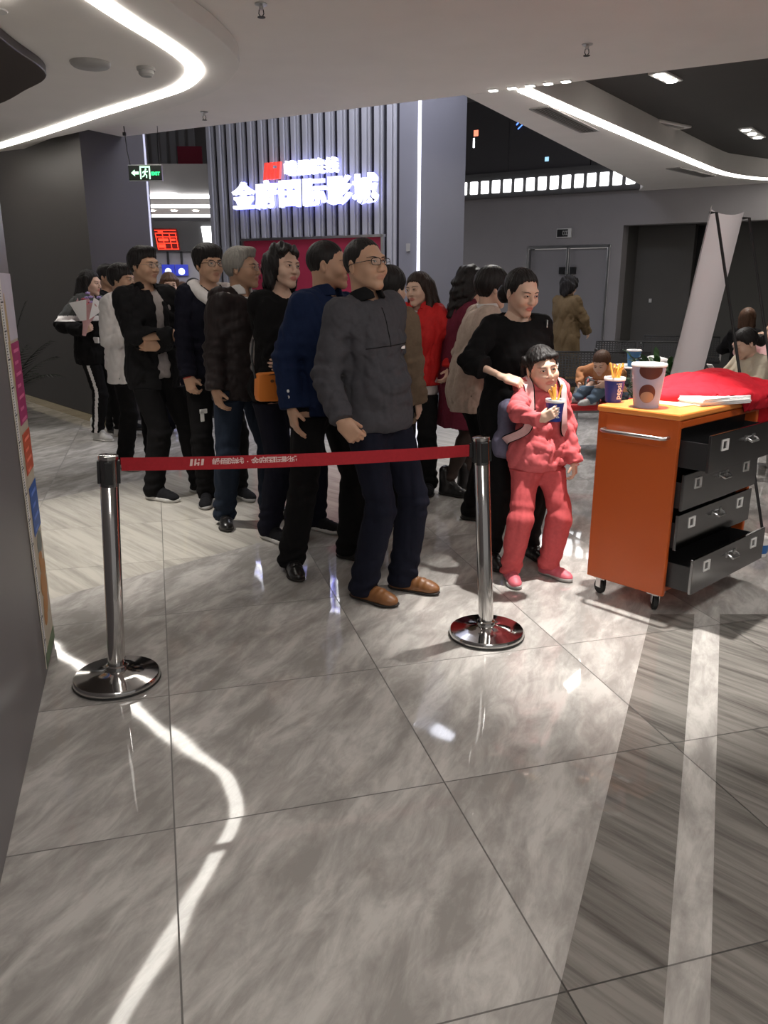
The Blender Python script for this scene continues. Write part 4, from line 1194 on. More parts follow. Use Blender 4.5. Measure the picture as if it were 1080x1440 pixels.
def folds(c, rad, axis, amp, freq, seed=0):
    r = np.random.RandomState(seed); d2 = unit(r.normal(size=3)) * 30; ph = r.uniform(0, 6)
    c = np.asarray(c, float); axis = unit(axis)
    def fn(P):
        q = P - c; g_ = np.exp(-(q * q).sum(1) / rad ** 2)
        return amp * g_ * np.sin(freq * (q @ axis) + 1.3 * np.sin(q @ d2 + ph))
    return fn

# ------------------------------------------------------------------ people materials
def skin_mat(name, col, lip):
    m = mat(name, col, .48, spec=.35)
    g = NT(m)
    a = g.n('ShaderNodeAttribute', attribute_name='lip')
    tc = g.n('ShaderNodeTexCoord'); nz = g.n('ShaderNodeTexNoise', i_Scale=18., i_Detail=3.); g.l(tc.outputs['Object'], nz.inputs['Vector'])
    base = g.mix(nz.outputs[0], tuple(c * .93 for c in col), tuple(min(1, c * 1.06) for c in col))
    g.l(g.mix(a.outputs['Fac'], base, lip), g.b.inputs['Base Color'])
    g.b.inputs['Subsurface Weight'].default_value = .08
    g.b.inputs['Subsurface Radius'].default_value = (.012, .005, .003)
    return m
SK_M = skin_mat('skin_tan', (.50, .30, .20), (.36, .13, .10))
SK_D = skin_mat('skin_deep_tan', (.42, .245, .16), (.31, .12, .09))
SK_F = skin_mat('skin_fair', (.62, .41, .31), (.48, .12, .10))
SK_K = skin_mat('skin_child', (.66, .44, .33), (.56, .18, .15))
def hair_mat(name, col, rough=.5, streak=.5):
    m = mat(name, col, rough, spec=.22)
    g = NT(m); tc = g.n('ShaderNodeTexCoord')
    mp = g.n('ShaderNodeMapping'); mp.inputs['Scale'].default_value = (160, 160, 14); g.l(tc.outputs['Object'], mp.inputs['Vector'])
    nz = g.n('ShaderNodeTexNoise', i_Scale=1., i_Detail=3., i_Distortion=.8); g.l(mp.outputs[0], nz.inputs['Vector'])
    g.l(g.mix(nz.outputs[0], tuple(c * (1 - streak) for c in col), tuple(c * (1 + streak) for c in col)), g.b.inputs['Base Color'])
    bp = g.n('ShaderNodeBump', i_Strength=.6, i_Distance=.004); g.l(nz.outputs[0], bp.inputs['Height']); g.l(bp.outputs[0], g.b.inputs['Normal'])
    return m
HB = hair_mat('black_hair', (.014, .012, .012)); HBR = hair_mat('brown_hair', (.075, .038, .022)); HG = hair_mat('grey_hair', (.22, .205, .185), .55, .55); HDB = hair_mat('dark_brown_hair', (.028, .017, .013))
EYEW = mat('eye_white', (.55, .52, .50), .25); EYEI = mat('eye_iris', (.012, .008, .006), .15); BROW = mat('eyebrow_hair', (.02, .015, .013), .7)
GLF = mat('dark_spectacle_frame', (.012, .011, .011), .25); GLF2 = mat('thin_metal_frame', (.25, .22, .2), .3, 1.); GLL = mat('spectacle_lens', (.9, .9, .9), .05, alpha=.10, spec=.8)
def cloth(name, col, rough=.85, **k): return fabric(name, col, rough, **k)

def hand_prims(w, x, n, side, curl, sc, spread=.12, thumb=.5):
    """w wrist, x finger direction, n the way the palm faces; side +1 left hand, -1 right hand"""
    x = unit(x); n = np.asarray(n, float); n = unit(n - x * (n @ x)); t = np.cross(x, n) * (-1 if side > 0 else 1)
    c = curl if isinstance(curl, (list, tuple)) else [curl] * 4
    P = []
    Q = np.stack([x, t, n], 1)
    P.append((cone(w - x * .03 * sc, w + x * .02 * sc, .024 * sc, .026 * sc, (n, 1.25)), .0))
    P.append((rbox(w + x * .050 * sc, (.046 * sc, .039 * sc, .0145 * sc), Q, .0135 * sc), .018 * sc))
    P.append((ell(w + x * .03 * sc + t * .022 * sc + n * .008 * sc, (.028 * sc, .018 * sc, .014 * sc), Q), .012 * sc))
    for i, (o, L, r) in enumerate(((.0295, .073, .0088), (.0100, .081, .0091), (-.0095, .076, .0086), (-.0280, .060, .0078))):
        p = w + (x * (.090 - .004 * abs(i - 1)) + t * o) * sc; a = 0.
        d0 = unit(x + t * spread * (.5 - i / 3.))
        for j, (fr, cm) in enumerate(((.45, 1.), (.31, 1.15), (.24, .8))):
            a += c[i] * cm
            d = d0 * math.cos(a) + n * math.sin(a)
            q = p + d * L * fr * sc
            r0 = r * (1 - .09 * j); P.append((cone(p, q, r0 * sc, r0 * .92 * sc), .0045 * sc if j else .009 * sc)); p = q
    p = w + (x * .022 + t * .030 + n * .004) * sc
    d = unit(x * .72 + t * (.75 - thumb * .75) + n * (.15 + thumb * .75))
    q = p + d * .036 * sc; P.append((cone(p, q, .0125 * sc, .0105 * sc), .010 * sc))
    d2 = unit(d + x * .35 + n * .25 * thumb); P.append((cone(q, q + d2 * .030 * sc, .0103 * sc, .0085 * sc), .004 * sc))
    return P

class Person:
    ALL = []
    def __init__(s, label, loc, yaw, h, sex='m', w=1., lean=0., side=0., twist=0., hyaw=0., hpitch=0., hroll=0., skin=None, feet=None,
                 armL=None, armR=None, child=False, q=1., belly=0., group=None, sit=None, hs=None, pel=(0, 0), knees=None, face=True, name='person'):
        s.root = thing(name, label, 'person', (loc[0], loc[1], 0), R(yaw), group)
        s.yaw = R(yaw); s.loc = V(loc[0], loc[1], 0); s.h = h; s.k = k = h / 1.72; s.sex = sex; s.q = q; s.child = child; s.face = face
        s.Ri = rotz(-s.yaw); s.w = w
        s.hs = hs if hs else (.91 if child else .5 + .5 * k)
        s.skin = skin or (SK_K if child else SK_F if sex == 'f' else SK_M)
        s.belly = belly
        sw = (.143 if sex == 'f' else .160) * k * w * (.92 if child else 1)
        pz = sit if sit is not None else .945 * k
        s.Pc = V(pel[0], pel[1], pz)
        s.Rt = rotz(R(twist)) @ roty(R(side)) @ rotx(R(lean))
        t = lambda x, y, z: s.Pc + s.Rt @ V(x, y, z)
        s.t = t
        s.NB = t(0, .012, .510 * k)
        s.Rh = rotz(R(hyaw)) @ rotx(R(hpitch)) @ roty(R(hroll))
        nl = (h - .19 * s.hs) - 1.455 * k
        s.HC = s.NB + s.Rt @ V(0, -.012, nl) + s.Rh @ V(0, -.012, .06 * s.hs)
        s.S = {1: t(sw, .012, .452 * k), -1: t(-sw, .012, .452 * k)}
        s.sw = sw
        L1, L2 = .282 * k, .248 * k
        s.E = {}; s.W = {}; s.hand = {}
        for sd, arm in ((1, armL), (-1, armR)):
            arm = arm or {}
            if 'w' in arm: W = s.loc_of(arm['w'])
            elif 'l' in arm: W = np.asarray(arm['l'], float)
            else: W = s.S[sd] + s.Rt @ V(sd * .055 * k, -.045 * k, -.505 * k)
            hint = np.asarray(arm.get('e', (sd * .5, .8, -.2)), float)
            d = W - s.S[sd]; D = np.linalg.norm(d)
            if D > (L1 + L2) * .995: W = s.S[sd] + d / D * (L1 + L2) * .995; d = W - s.S[sd]; D = np.linalg.norm(d)
            a = (L1 * L1 - L2 * L2 + D * D) / (2 * D); hh = math.sqrt(max(L1 * L1 - a * a, 1e-6)); u = d / D
            hv = unit(hint - u * (hint @ u))
            s.E[sd] = s.S[sd] + u * a + hv * hh; s.W[sd] = W
            fx = unit(s.W[sd] - s.E[sd])
            if 'fd' in arm: fx = unit(s.Ri @ np.asarray(arm['fd'], float))
            if 'fdl' in arm: fx = unit(np.asarray(arm['fdl'], float))
            pn = s.Ri @ np.asarray(arm['pn'], float) if 'pn' in arm else np.asarray(arm['pnl'], float) if 'pnl' in arm else V(-sd, .15, 0)
            s.hand[sd] = (fx, pn, arm.get('curl', .28), arm.get('thumb', .45))
        s.tops = []; Person.ALL.append(s)
        s.A = {}; s.fy = {}; s.K = {}; s.J = {}
        for sd in (1, -1):
            s.J[sd] = s.Pc + V(sd * .088 * k * w, .0, -.045 * k)
            if feet is not None:
                fx_, fy_, dr = feet[0 if sd > 0 else 1]
                p = s.loc_of((fx_, fy_, 0)); s.A[sd] = V(p[0], p[1], 0); s.fy[sd] = R(dr - yaw)
            else:
                s.A[sd] = V(sd * .105 * k, .01, 0); s.fy[sd] = R(sd * 10)
            an = s.A[sd] + V(0, 0, .085 * k); d = an - s.J[sd]; D = np.linalg.norm(d); l1, l2 = .425 * k, .415 * k
            if D > (l1 + l2) * .998:
                D = (l1 + l2) * .998
            a = (l1 * l1 - l2 * l2 + D * D) / (2 * D); hh = math.sqrt(max(l1 * l1 - a * a, 1e-6)); u = unit(d)
            f = rotz(s.fy[sd]) @ V(0, -1, 0)
            if knees: f = np.asarray(knees[0 if sd > 0 else 1], float)
            s.K[sd] = s.J[sd] + u * a + unit(f - u * (f @ u)) * hh
        s.Mh = np.eye(4); s.Mh[:3, :3] = s.Rh * s.hs; s.Mh[:3, 3] = s.HC
    def loc_of(s, p): return s.Ri @ (np.asarray(p, float) - s.loc)
    def hd(s, P): return np.asarray(P) @ (s.Rh * s.hs).T + s.HC      # head-local -> person

    # ---- shared shape lists
    def torso(s, t, kk=.05, bust=True, low=True):
        k, w = s.k, s.w; T = s.t; Q = s.Rt; P = []
        wx = .9 if s.sex == 'f' else 1.
        hipw = 1.06 if s.sex == 'f' else 1.
        if low: P.append((ell(s.Pc + V(0, .012, -.035 * k), (.158 * k * w * hipw + t, .112 * k * w + t, .125 * k + t), Q), 0))
        P.append((ell(T(0, .004, .13 * k), (.140 * k * w * wx + t, .100 * k * w + t, .16 * k), Q), kk))
        P.append((ell(T(0, .006, .315 * k), (.160 * k * w * (.95 if s.sex == 'f' else 1) + t, .112 * k * w + t, .185 * k + t * .5), Q), kk))
        P.append((cone(T(-s.sw * .80, .012, .425 * k), T(s.sw * .80, .012, .425 * k), .055 * k + t * .7, .055 * k + t * .7), kk))
        for sd in (1, -1): P.append((cone(T(sd * s.sw * .75, .016, .440 * k), T(sd * .03, .018, .500 * k), .036 * k + t * .7, .038 * k + t * .3), .03))
        if s.belly: P.append((ell(T(0, -.055 * k, .09 * k), (.125 * k * w + t, s.belly + t, .14 * k), Q), .06))
        if s.sex == 'f' and bust and not s.child:
            for sd in (1, -1): P.append((ell(T(sd * .073 * k, -.082 * k * w, .29 * k), (.062 * k + t * .5, .05 * k + t * .6, .06 * k + t * .5), Q), .04))
        return P
    def arms(s, t, f=1., tw=None, sides=(1, -1), cuff=0.):
        P = []; k = s.k; m = (.86 if s.sex == 'f' else 1.) * (.95 if s.child else 1)
        for sd in sides:
            S_, E_, W_ = s.S[sd], s.E[sd], s.W[sd]
            P.append((cone(S_, E_, .049 * k * m + t * .75, .039 * k * m + t * .85), .04))
            t2 = t if tw is None else tw
            E2 = E_ + (W_ - E_) * f
            P.append((cone(E_, E2, .039 * k * m + t * .85, (.039 + (.028 - .039) * f) * k * m + t2 * .8 + cuff), .018))
        return P
    def legs(s, t, th=None, low=0., sides=(1, -1)):
        P = []; k = s.k; w = s.w
        for sd in sides:
            J, K, A = s.J[sd], s.K[sd], s.A[sd] + V(0, 0, .085 * k)
            A2 = K + (A - K) * (1 + low)
            P.append((cone(J, K, .082 * k * w + t, .056 * k * w + t), .05))
            P.append((cone(K, A2, .055 * k * w + t, (.040 * k + t) if th is None else th), .02))
            P.append((cone(K + (A - K) * .15, K + (A - K) * .45, .05 * k + t * .8, .047 * k + t * .8), .04))
        return P

    # ---- body (one mesh: trunk, limbs, neck and head, hands)
    def body(s, vox_head=.0034):
        k, hs = s.k, s.hs
        verts = []; faces = []; lips = []; off = 0
        def put(pos, F, lip=None):
            nonlocal off
            verts.append(pos); faces.append(F + off); lips.append(np.zeros(len(pos)) if lip is None else lip); off += len(pos)
        f = Field(s.torso(-.012) + s.arms(-.008) + [(cone(s.NB - s.Rt @ V(0, 0, .03), s.NB + s.Rt @ V(0, 0, .01), .05 * k, .046 * k), .04)] + s.legs(-.012) +
                  [(cone(s.A[sd] + V(0, 0, .06 * k), s.A[sd] + rotz(s.fy[sd]) @ V(0, -.12 * k, .03), .03 * k, .02 * k), .02) for sd in (1, -1)], .013 * s.q)
        put(*f.mesh())
        # head in head-local metres (hs = 1)
        fe = s.sex == 'f' or s.child
        nb = (np.linalg.inv(s.Rh) @ (s.NB - s.Rt @ V(0, 0, .035 * k) - s.HC)) / hs
        jw = .92 if fe else 1.
        rn = (.038 if s.child else .045 if s.sex == 'f' else .052)
        P = [(ell((0, .014, .036), (.076, .094, .084)), 0), (ell((0, -.026, -.022), (.064 * jw, .066, .082)), .03)]
        if s.child: P.append((ell((0, -.035, -.045), (.060, .052, .05)), .03))
        for sd in (1, -1):
            P.append((cone((sd * .050 * jw, .004, -.042), (sd * .013, -.066, -.094), .017, .013), .028))
            P.append((ell((sd * .040, -.060, -.028), (.024, .024, .024)), .025))
        P += [(ell((0, -.070, -.096), (.019, .016, .015)), .02), (cone((-.034, -.080, .024), (.034, -.080, .024), .012, .012), .022)]
        P += [(cone((0, .034, -.045), nb, rn / hs * k ** .5, (rn + .006) / hs * k ** .5), .03)]
        # collar-bone skirt under the neck, hidden by clothes but keeps the neckline filled
        P += [(ell(nb + V(0, 0, -.03), (.11 * k / hs, .055 * k / hs, .045), np.linalg.inv(s.Rh) @ s.Rt), .035)]
        f = Field(P, vox_head * s.q ** .6 * (.9 if not s.face else 1), .02)
        for sd in (1, -1):
            f.sub(ell((sd * .031, -.098, .002), (.019, .016, .012)), .014)
            f.add(ell((sd * .031, -.083, .0035), (.0165, .011, .0105)), .006)      # lids over the eyeball
        nw = .9 if fe else 1.
        f.add(cone((0, -.086, .014), (0, -.108, -.026), .0065, .0105), .014)
        f.add(ell((0, -.110, -.030), (.0115 * nw, .011, .010)), .008)
        for sd in (1, -1): f.add(ell((sd * .0125 * nw, -.099, -.033), (.0085, .010, .0078)), .006)
        f.add(ell((0, -.079, -.062), (.024, .012, .014)), .016)
        f.add(ell((-.008, -.0872, -.0585), (.015, .0075, .0045)), .005); f.add(ell((.008, -.0872, -.0585), (.015, .0075, .0045)), .005)
        f.add(ell((0, -.0858, -.0685), (.0165, .0078, .0052)), .005)
        f.sub(cone((-.022, -.0938, -.0635), (.022, -.0938, -.0635), .0022, .0022), .003)
        for sd in (1, -1):
            Q = rotz(sd * .35) @ rotx(-.12)
            f.add(ell((sd * .078, .010, -.004), (.0085, .019, .031), Q), .006)
            f.sub(ell((sd * .087, .003, .000), (.006, .010, .017), Q), .004)
        s.headF = f
        pos, F = f.mesh()
        lip = np.clip(1.25 - np.sqrt((pos[:, 0] / .0215) ** 2 + ((pos[:, 2] + .0635) / .0115) ** 2), 0, .35) / .35
        lip = lip * (pos[:, 1] < -.074) * (.75 if s.sex == 'f' else .5)
        put(s.hd(pos), F, lip)
        for sd in (1, -1):
            fx, pn, curl, th = s.hand[sd]
            f = Field(hand_prims(s.W[sd], fx, pn, sd, curl, (.9 if s.sex == 'f' else 1.) * (.72 if s.child else k), thumb=th), .0032 * s.q ** .6, .012)
            put(*f.mesh())
        o = mk_mesh('body', np.concatenate(verts), np.concatenate(faces), s.skin, s.root, None, {'lip': np.concatenate(lips)})
        if s.face: s.features()
        return o
    def features(s):
        sy = lambda x, z: s.headF.hit((x, -.16, z), (0, 1, 0), .2)[1]
        for sd in (1, -1):
            b = MB(); n = 10; vs = []; fs = []; mi = []; y_e = sy(sd * .031, .0035)
            for i in range(n + 1):
                for j in range(2 * n + 1):
                    u = -1 + 2 * j / (2 * n); v = -1 + 2 * i / n
                    x = u * .0135; z = v * .0046 * math.sqrt(max(0, 1 - abs(u) ** 2.2)) * (1.0 if v > 0 else .8) + .0013 * u * sd
                    y = y_e - .0012 + .0050 * u * u + .0012 * v * v + sd * u * .0020
                    vs.append((sd * .031 + x, y, .0035 + z))
            for i in range(n):
                for j in range(2 * n):
                    a = i * (2 * n + 1) + j; fs.append((a, a + 1, a + 2 * n + 2, a + 2 * n + 1))
                    uc = -1 + (2 * j + 1) / (2 * n); mi.append(1 if abs(uc) < .42 else 0)
            b.v = [tuple(p) for p in s.hd(vs)]; b.f = fs; b.mi = mi
            b.build('eye', [EYEW, EYEI], s.root, True)
            lash = [(sd * .031 + u * .0150, y_e - .0016 + .0050 * u * u + sd * u * .0020, .0035 + .0050 * math.sqrt(max(0, 1 - abs(u) ** 2.2))) for u in np.linspace(-1, 1, 9)]
            b = MB(); b.tube([tuple(p) for p in s.hd(lash)], .0011 * s.hs, 6); b.build('eyelash', BROW, s.root, True)
            br = [(sd * (.013 + .038 * f), .0200 + .0065 * math.sin(PI * min(1, f * 1.1) * .62) - .003 * f) for f in np.linspace(0, 1, 9)]
            br = [(x, sy(x, z) - .0002, z) for x, z in br]
            r = [.0010 + .0022 * math.sin(PI * (.2 + .75 * f)) for f in np.linspace(0, 1, 9)]
            if s.sex == 'f': r = [x * .75 for x in r]
            b = MB(); b.tube([tuple(p) for p in s.hd(br)], [x * s.hs for x in r], 6); b.build('eyebrow', BROW, s.root, True)
    # ---- hair
    def hair(s, style, m=None, seed=1, vol=0., front=.066, **kw):
        m = m or HB
        z0 = 0
        th = .010 + vol
        Pm = [(ell((0, .016, .038), (.077 + th, .095 + th, .085 + th * 1.15)), 0)]
        if style == 'crop': Pm = [(ell((0, .017, .037), (.0795 + vol, .0975 + vol, .090 + vol)), 0)]
        extra = []
        if style in ('fringe', 'bob', 'long', 'curly', 'mop'):
            pass
        if style == 'mop':     # thick young man's hair swept forward
            extra += [(ell((0, -.045, .088), (.078, .055, .036)), .03), (ell((0, .03, .075), (.092, .09, .065)), .03)]
        if style == 'swept':
            extra += [(ell((0, -.045, .098), (.066, .05, .026), rotx(-.25)), .025)]
        if style in ('long', 'longfront'):
            L = kw.get('len', .34); bw = kw.get('bw', 1.)
            for x in (-.055, 0, .055):
                extra += [(cone((x, .065, .02), (x * 1.25 * bw, .085, -.12), .045, .046), .03), (cone((x * 1.25 * bw, .085, -.12), (x * 1.2 * bw, .088, -.06 - L), .046, .022), .02)]
            for sd in (1, -1):
                extra += [(cone((sd * .074, .0, .05), (sd * .084, .012, -.09), .024, .026), .02)]
                if kw.get('fl', 1): extra += [(cone((sd * .084, .012, -.09), (sd * .088, -.085 if style == 'longfront' else .02, -.04 - L * .8), .030, .020), .015)]
        if style == 'bob':
            for sd in (1, -1): extra += [(cone((sd * .074, -.02, .05), (sd * .086, -.012, -.09), .022, .02), .02), (cone((sd * .06, .05, .0), (sd * .065, .055, -.10), .042, .03), .03)]
            extra += [(cone((0, .075, .0), (0, .075, -.10), .045, .03), .03), (ell((0, -.075, .055), (.06, .022, .028)), .02)]
        if style in ('curly', 'perm'):
            for sd in (1, -1):
                extra += [(ell((sd * .066, .03, .0), (.045, .062, .075)), .03)]
                if style == 'curly': extra += [(ell((sd * .074, .035, -.075), (.036, .05, .05)), .03)]
            extra += [(ell((0, .075, -.03), (.075, .045, .085)), .03), (ell((0, .0, .10), (.07, .075, .038)), .03)]
            if style == 'curly': extra += [(ell((-.035, -.068, .078), (.045, .03, .026)), .02), (ell((.045, -.05, .085), (.035, .035, .026)), .02)]
        if style == 'wavy':
            for sd in (1, -1): extra += [(ell((sd * .06, .04, -.02), (.055, .065, .085)), .03), (cone((sd * .07, .05, -.05), (sd * .06, .08, -.2), .048, .03), .03)]
            extra += [(cone((0, .08, 0), (0, .10, -.22), .06, .04), .03), (ell((0, .02, .11), (.07, .08, .04)), .03)]
        if style == 'updo':
            extra += [(ell((0, .118, .05), (.048, .042, .05)), .015), (ell((0, .09, .10), (.05, .05, .03)), .03)]
        if style == 'lowbun': extra += [(ell((0, .135, -.03), (.052, .045, .055)), .012)]
        if style == 'pigtails':
            for sd in (1, -1): extra += [(ell((sd * .086, .035, .055), (.018, .03, .03)), .012), (cone((sd * .092, .045, .045), (sd * .092, .06, -.03), .016, .012), .01)]
            extra += [(ell((-.03, -.070, .066), (.045, .026, .024), roty(-.5)), .015), (ell((.045, -.062, .066), (.03, .028, .026)), .015)]
        vox = kw.get('vox', .0036) * s.q ** .7
        f = Field(Pm + extra, vox, .02)
        # face opening: hair kept above / behind a hairline that runs over the forehead, past the temple and behind the ear
        temple = kw.get('temple', -.02); nape = kw.get('nape', -.075)
        side_low = {'crop': -.012, 'short': -.020, 'swept': -.02, 'mop': -.022, 'updo': -.005, 'lowbun': -.005, 'pigtails': -.01, 'curly': -.12, 'perm': -.05, 'bob': -.13, 'wavy': -.3, 'long': -.5, 'longfront': -.5}.get(style, -.02)
        back = {'long': -.6, 'longfront': -.6, 'bob': -.15, 'curly': -.14, 'perm': -.12, 'wavy': -.3, 'lowbun': -.09, 'updo': -.075}.get(style, nape)
        ys = np.array([-.16, -.085, -.062, -.045, -.030, -.004, .014, .026, .05, .3]); 
        face_side = kw.get('fs', .0)
        zs_ = np.array([front, front, front - .004, front * .5 + .01, .012, side_low if side_low > -.06 else min(side_low, -.02), side_low if side_low < -.06 else .004, .004 if side_low > -.06 else side_low, back, back])
        if style in ('long', 'longfront', 'bob', 'curly', 'wavy'):
            ys = np.array([-.16, -.085, -.062, -.045, -.036, -.022, .0, .3]); zs_ = np.array([front, front, front - .006, .01, -.06, side_low, back, back])
        def cut(X, Y, Z):
            zl = np.interp(Y, ys, zs_)
            # the very centre of the hairline dips or parts
            zl = zl + kw.get('part', 0.) * np.exp(-((X - kw.get('px', 0.)) / .02) ** 2) * (Y < -.04)
            return (zl - Z) * .55
        f.clip(cut, .010)
        if style in ('curly', 'perm', 'wavy'):
            r = np.random.RandomState(seed)
            c1, c2 = r.normal(size=(3, 3)) * (42 if style == 'perm' else 48), r.normal(size=(3, 3)) * 95
            am = 2.2 if style == 'perm' else 1.25
            def cur(P):
                a = np.sin(P @ c1); b = np.sin(P @ c2)
                return am * .0055 * (a[:, 0] * a[:, 1] + a[:, 2] * .5) + am * .003 * b[:, 0] * b[:, 1]
            f.displace(cur)
        else:
            r = np.random.RandomState(seed); ph = r.uniform(0, 6, 6)
            def strand(P):
                an = np.arctan2(P[:, 0], -(P[:, 1] - .02)); zz = P[:, 2]
                v = .0011 * np.sin(an * 34 + 5 * np.sin(zz * 30 + ph[0]) + ph[1]) + .0013 * np.sin(an * 17 + 60 * zz * .3 + ph[2]) + .0008 * np.sin(P[:, 0] * 420 + 40 * P[:, 1] + ph[3])
                return v * (.4 if style == 'crop' else .8)
            f.displace(strand)
        pos, F = f.mesh()
        return mk_mesh('hair', s.hd(pos), F, m, s.root)
    def glasses(s, fm=None, shape='rect', r=.0016):
        fm = fm or GLF; b = MB(); lens = []
        for sd in (1, -1):
            pts = []
            for k in range(24):
                a = 2 * PI * k / 24; ca, sa = math.cos(a), math.sin(a); e = .55 if shape == 'rect' else .85
                x = .0235 * math.copysign(abs(ca) ** e, ca); z = (.0150 if shape == 'rect' else .019) * math.copysign(abs(sa) ** e, sa)
                pts.append((sd * .0335 + x, -.113 + abs(sd * .0335 + x) ** 2 * 3.2, .001 + z))
            b.tube([tuple(p) for p in s.hd(pts)], r * s.hs, 6, closed=True); lens.append(pts)
            tp = [(sd * .058, -.101, .006), (sd * .070, -.085, .007), (sd * .081, -.02, .008), (sd * .085, .012, .006), (sd * .083, .028, -.012)]
            b.tube([tuple(p) for p in s.hd(tp)], r * s.hs * 1.1, 6)
        b.tube([tuple(p) for p in s.hd([(-.011, -.1126, .004), (0, -.1150, .0065), (.011, -.1126, .004)])], r * s.hs, 6)
        g_ = b.build('glasses', fm, s.root, True)
        for pts in lens:
            l = MB(); P = s.hd(pts); c = P.mean(0); l.add([tuple(c)] + [tuple(p) for p in P], [(0, i + 1, (i + 1) % 24 + 1) for i in range(24)]); l.build('lens', GLL, g_)
    # ---- clothes
    def top(s, name, m, t=.012, hem=None, f=.97, neck=(.062, .0), vox=.0062, amp=.004, freq=22., seed=1, opening=None, mats=None, mfn=None, cuff=0., sides=(1, -1), flare=0., bust=True, lab=None, tw=None, hemslant=0., vneck=0.):
        k = s.k; hem = (-.10 * k) if hem is None else hem
        P = s.torso(t, bust=bust)
        if hem < -.12 * k:
            a = s.Pc + V(0, .008, .10 * k); b_ = s.Pc + V(0, .0, hem)
            P.append((cone(a, b_, .128 * k * s.w + t, .150 * k * s.w + t + flare, (V(0, 1, 0), 1.35)), .05))
        elif flare: P.append((ell(s.Pc + V(0, 0, hem + .06), (.16 * k * s.w + t + flare, .115 * k * s.w + t + flare, .12)), .05))
        PA = s.arms(t, f, tw, sides, cuff); hz = s.Pc[2] + hem
        F_ = Field(P + PA, vox * s.q, .025); F_.d[:] = .06
        for p_, k_ in P: F_.add(p_, k_)
        Fk = Field.__new__(Field); Fk.lo, Fk.vox, Fk.n, Fk.ax, Fk.d = F_.lo, F_.vox, F_.n, F_.ax, F_.d.copy(); s.tops.append((Fk, hz))
        if opening:
            w0, w1, x0, zt = opening      # half width at hem / at neck, sideways shift
            Rti = np.linalg.inv(s.Rt)
            z_a, z_b = hem - .02, .50 * k
            def op(X, Y, Z):
                px, py, pz = X - s.Pc[0], Y - s.Pc[1], Z - s.Pc[2]
                lx = Rti[0, 0] * px + Rti[0, 1] * py + Rti[0, 2] * pz; ly = Rti[1, 0] * px + Rti[1, 1] * py + Rti[1, 2] * pz; lz = Rti[2, 0] * px + Rti[2, 1] * py + Rti[2, 2] * pz
                hw = w0 + (w1 - w0) * np.clip((lz - z_a) / (z_b - z_a), 0, 1)
                return -np.maximum(np.maximum(np.abs(lx - x0) - hw, ly + .005), lz - zt)
            F_.clip(op, .008)
        for p_, k_ in PA: F_.add(p_, k_)
        wr = wrinkle(seed, amp * 1.8, freq)
        F_.displace(wr)
        fa = min(1., k) ** 1.6
        for sd in sides:
            ax = unit(s.W[sd] - s.S[sd])
            F_.displace(folds(s.E[sd], .10 * k, ax, .0095 * fa, 95, seed + sd)); F_.displace(folds(s.W[sd] - ax * .05, .075 * k, ax, .0065 * fa, 115, seed + 5 + sd))
            F_.displace(folds(s.S[sd] + V(-sd * .05, -.05, -.12), .10, V(sd * .6, 0, 1), .0075 * fa, 75, seed + 9 + sd))
        F_.displace(folds(s.Pc + V(0, -.08, .06), .16, V(.15, 0, 1), .008 * fa, 70, seed + 20))
        hz = s.Pc[2] + hem
        F_.clip(lambda X, Y, Z: (hz + hemslant * X + .004 * np.sin(X * 40) - Z) + 0 * Y, .006)
        n0 = s.NB + s.Rt @ V(0, -.012, .004 * k - neck[1])
        F_.sub(cone(n0, s.NB + s.Rt @ V(0, -.03, .14), neck[0] * k, (neck[0] + .02) * k, None), .008)
        if vneck: F_.sub(cone(s.NB + s.Rt @ V(0, -.10, -vneck), s.NB + s.Rt @ V(0, -.05, .03), .012, .055 * k), .01)
        for sd in sides:       # open cuffs
            ax = unit(s.W[sd] - s.E[sd]); e = s.E[sd] + (s.W[sd] - s.E[sd]) * f
            F_.sub(rbox(e + ax * .058, (.05, .09, .09), np.stack([ax, unit(np.cross(ax, V(.3, .5, .8))), unit(np.cross(ax, np.cross(ax, V(.3, .5, .8))))], 1), .004), .004)
        s.topF = F_
        pos, F = F_.mesh(4)
        mi = None
        if mfn is not None: mi = mfn(pos[F].mean(1))
        o = mk_mesh(name, pos, F, mats or m, s.root, mi)
        if lab: o['label'] = lab
        s.top_t = t
        return o
    def collar(s, m, h=.035, r=.068, t=.008, gap=.02, lay=.0, name='collar', tilt=-.25, vox=.004, front=.03, lab=None):
        """folded shirt collar / stand-up collar round the neck"""
        k = s.k; Q = s.Rt @ rotx(tilt)
        c = s.NB + s.Rt @ V(0, -.010, .004)
        up = Q @ V(0, 0, 1)
        o = ((cone(c - up * .03, c + up * h, (r + t + lay) * k, (r + t * .6) * k, (Q @ V(0, 1, 0), .92)), 0))
        F_ = Field([o], vox * s.q ** .5, .02)
        F_.sub(cone(c - up * .09, c + up * (h + .07), (r - .004) * k, r * k, (Q @ V(0, 1, 0), .92)), .0)
        Qi = np.linalg.inv(Q)
        def lim(X, Y, Z):
            px, py, pz = X - c[0], Y - c[1], Z - c[2]
            lx = Qi[0, 0] * px + Qi[0, 1] * py + Qi[0, 2] * pz; ly = Qi[1, 0] * px + Qi[1, 1] * py + Qi[1, 2] * pz; lz = Qi[2, 0] * px + Qi[2, 1] * py + Qi[2, 2] * pz
            v = np.maximum(lz - h, -.028 - lz)
            gp = gap + np.maximum(0, lz) * .7
            return np.maximum(v, np.minimum(gp - np.abs(lx), -ly))
        F_.clip(lim, .004)
        pos, F = F_.mesh(); o = mk_mesh(name, pos, F, m, s.root)
        if lab: o['label'] = lab
        return o
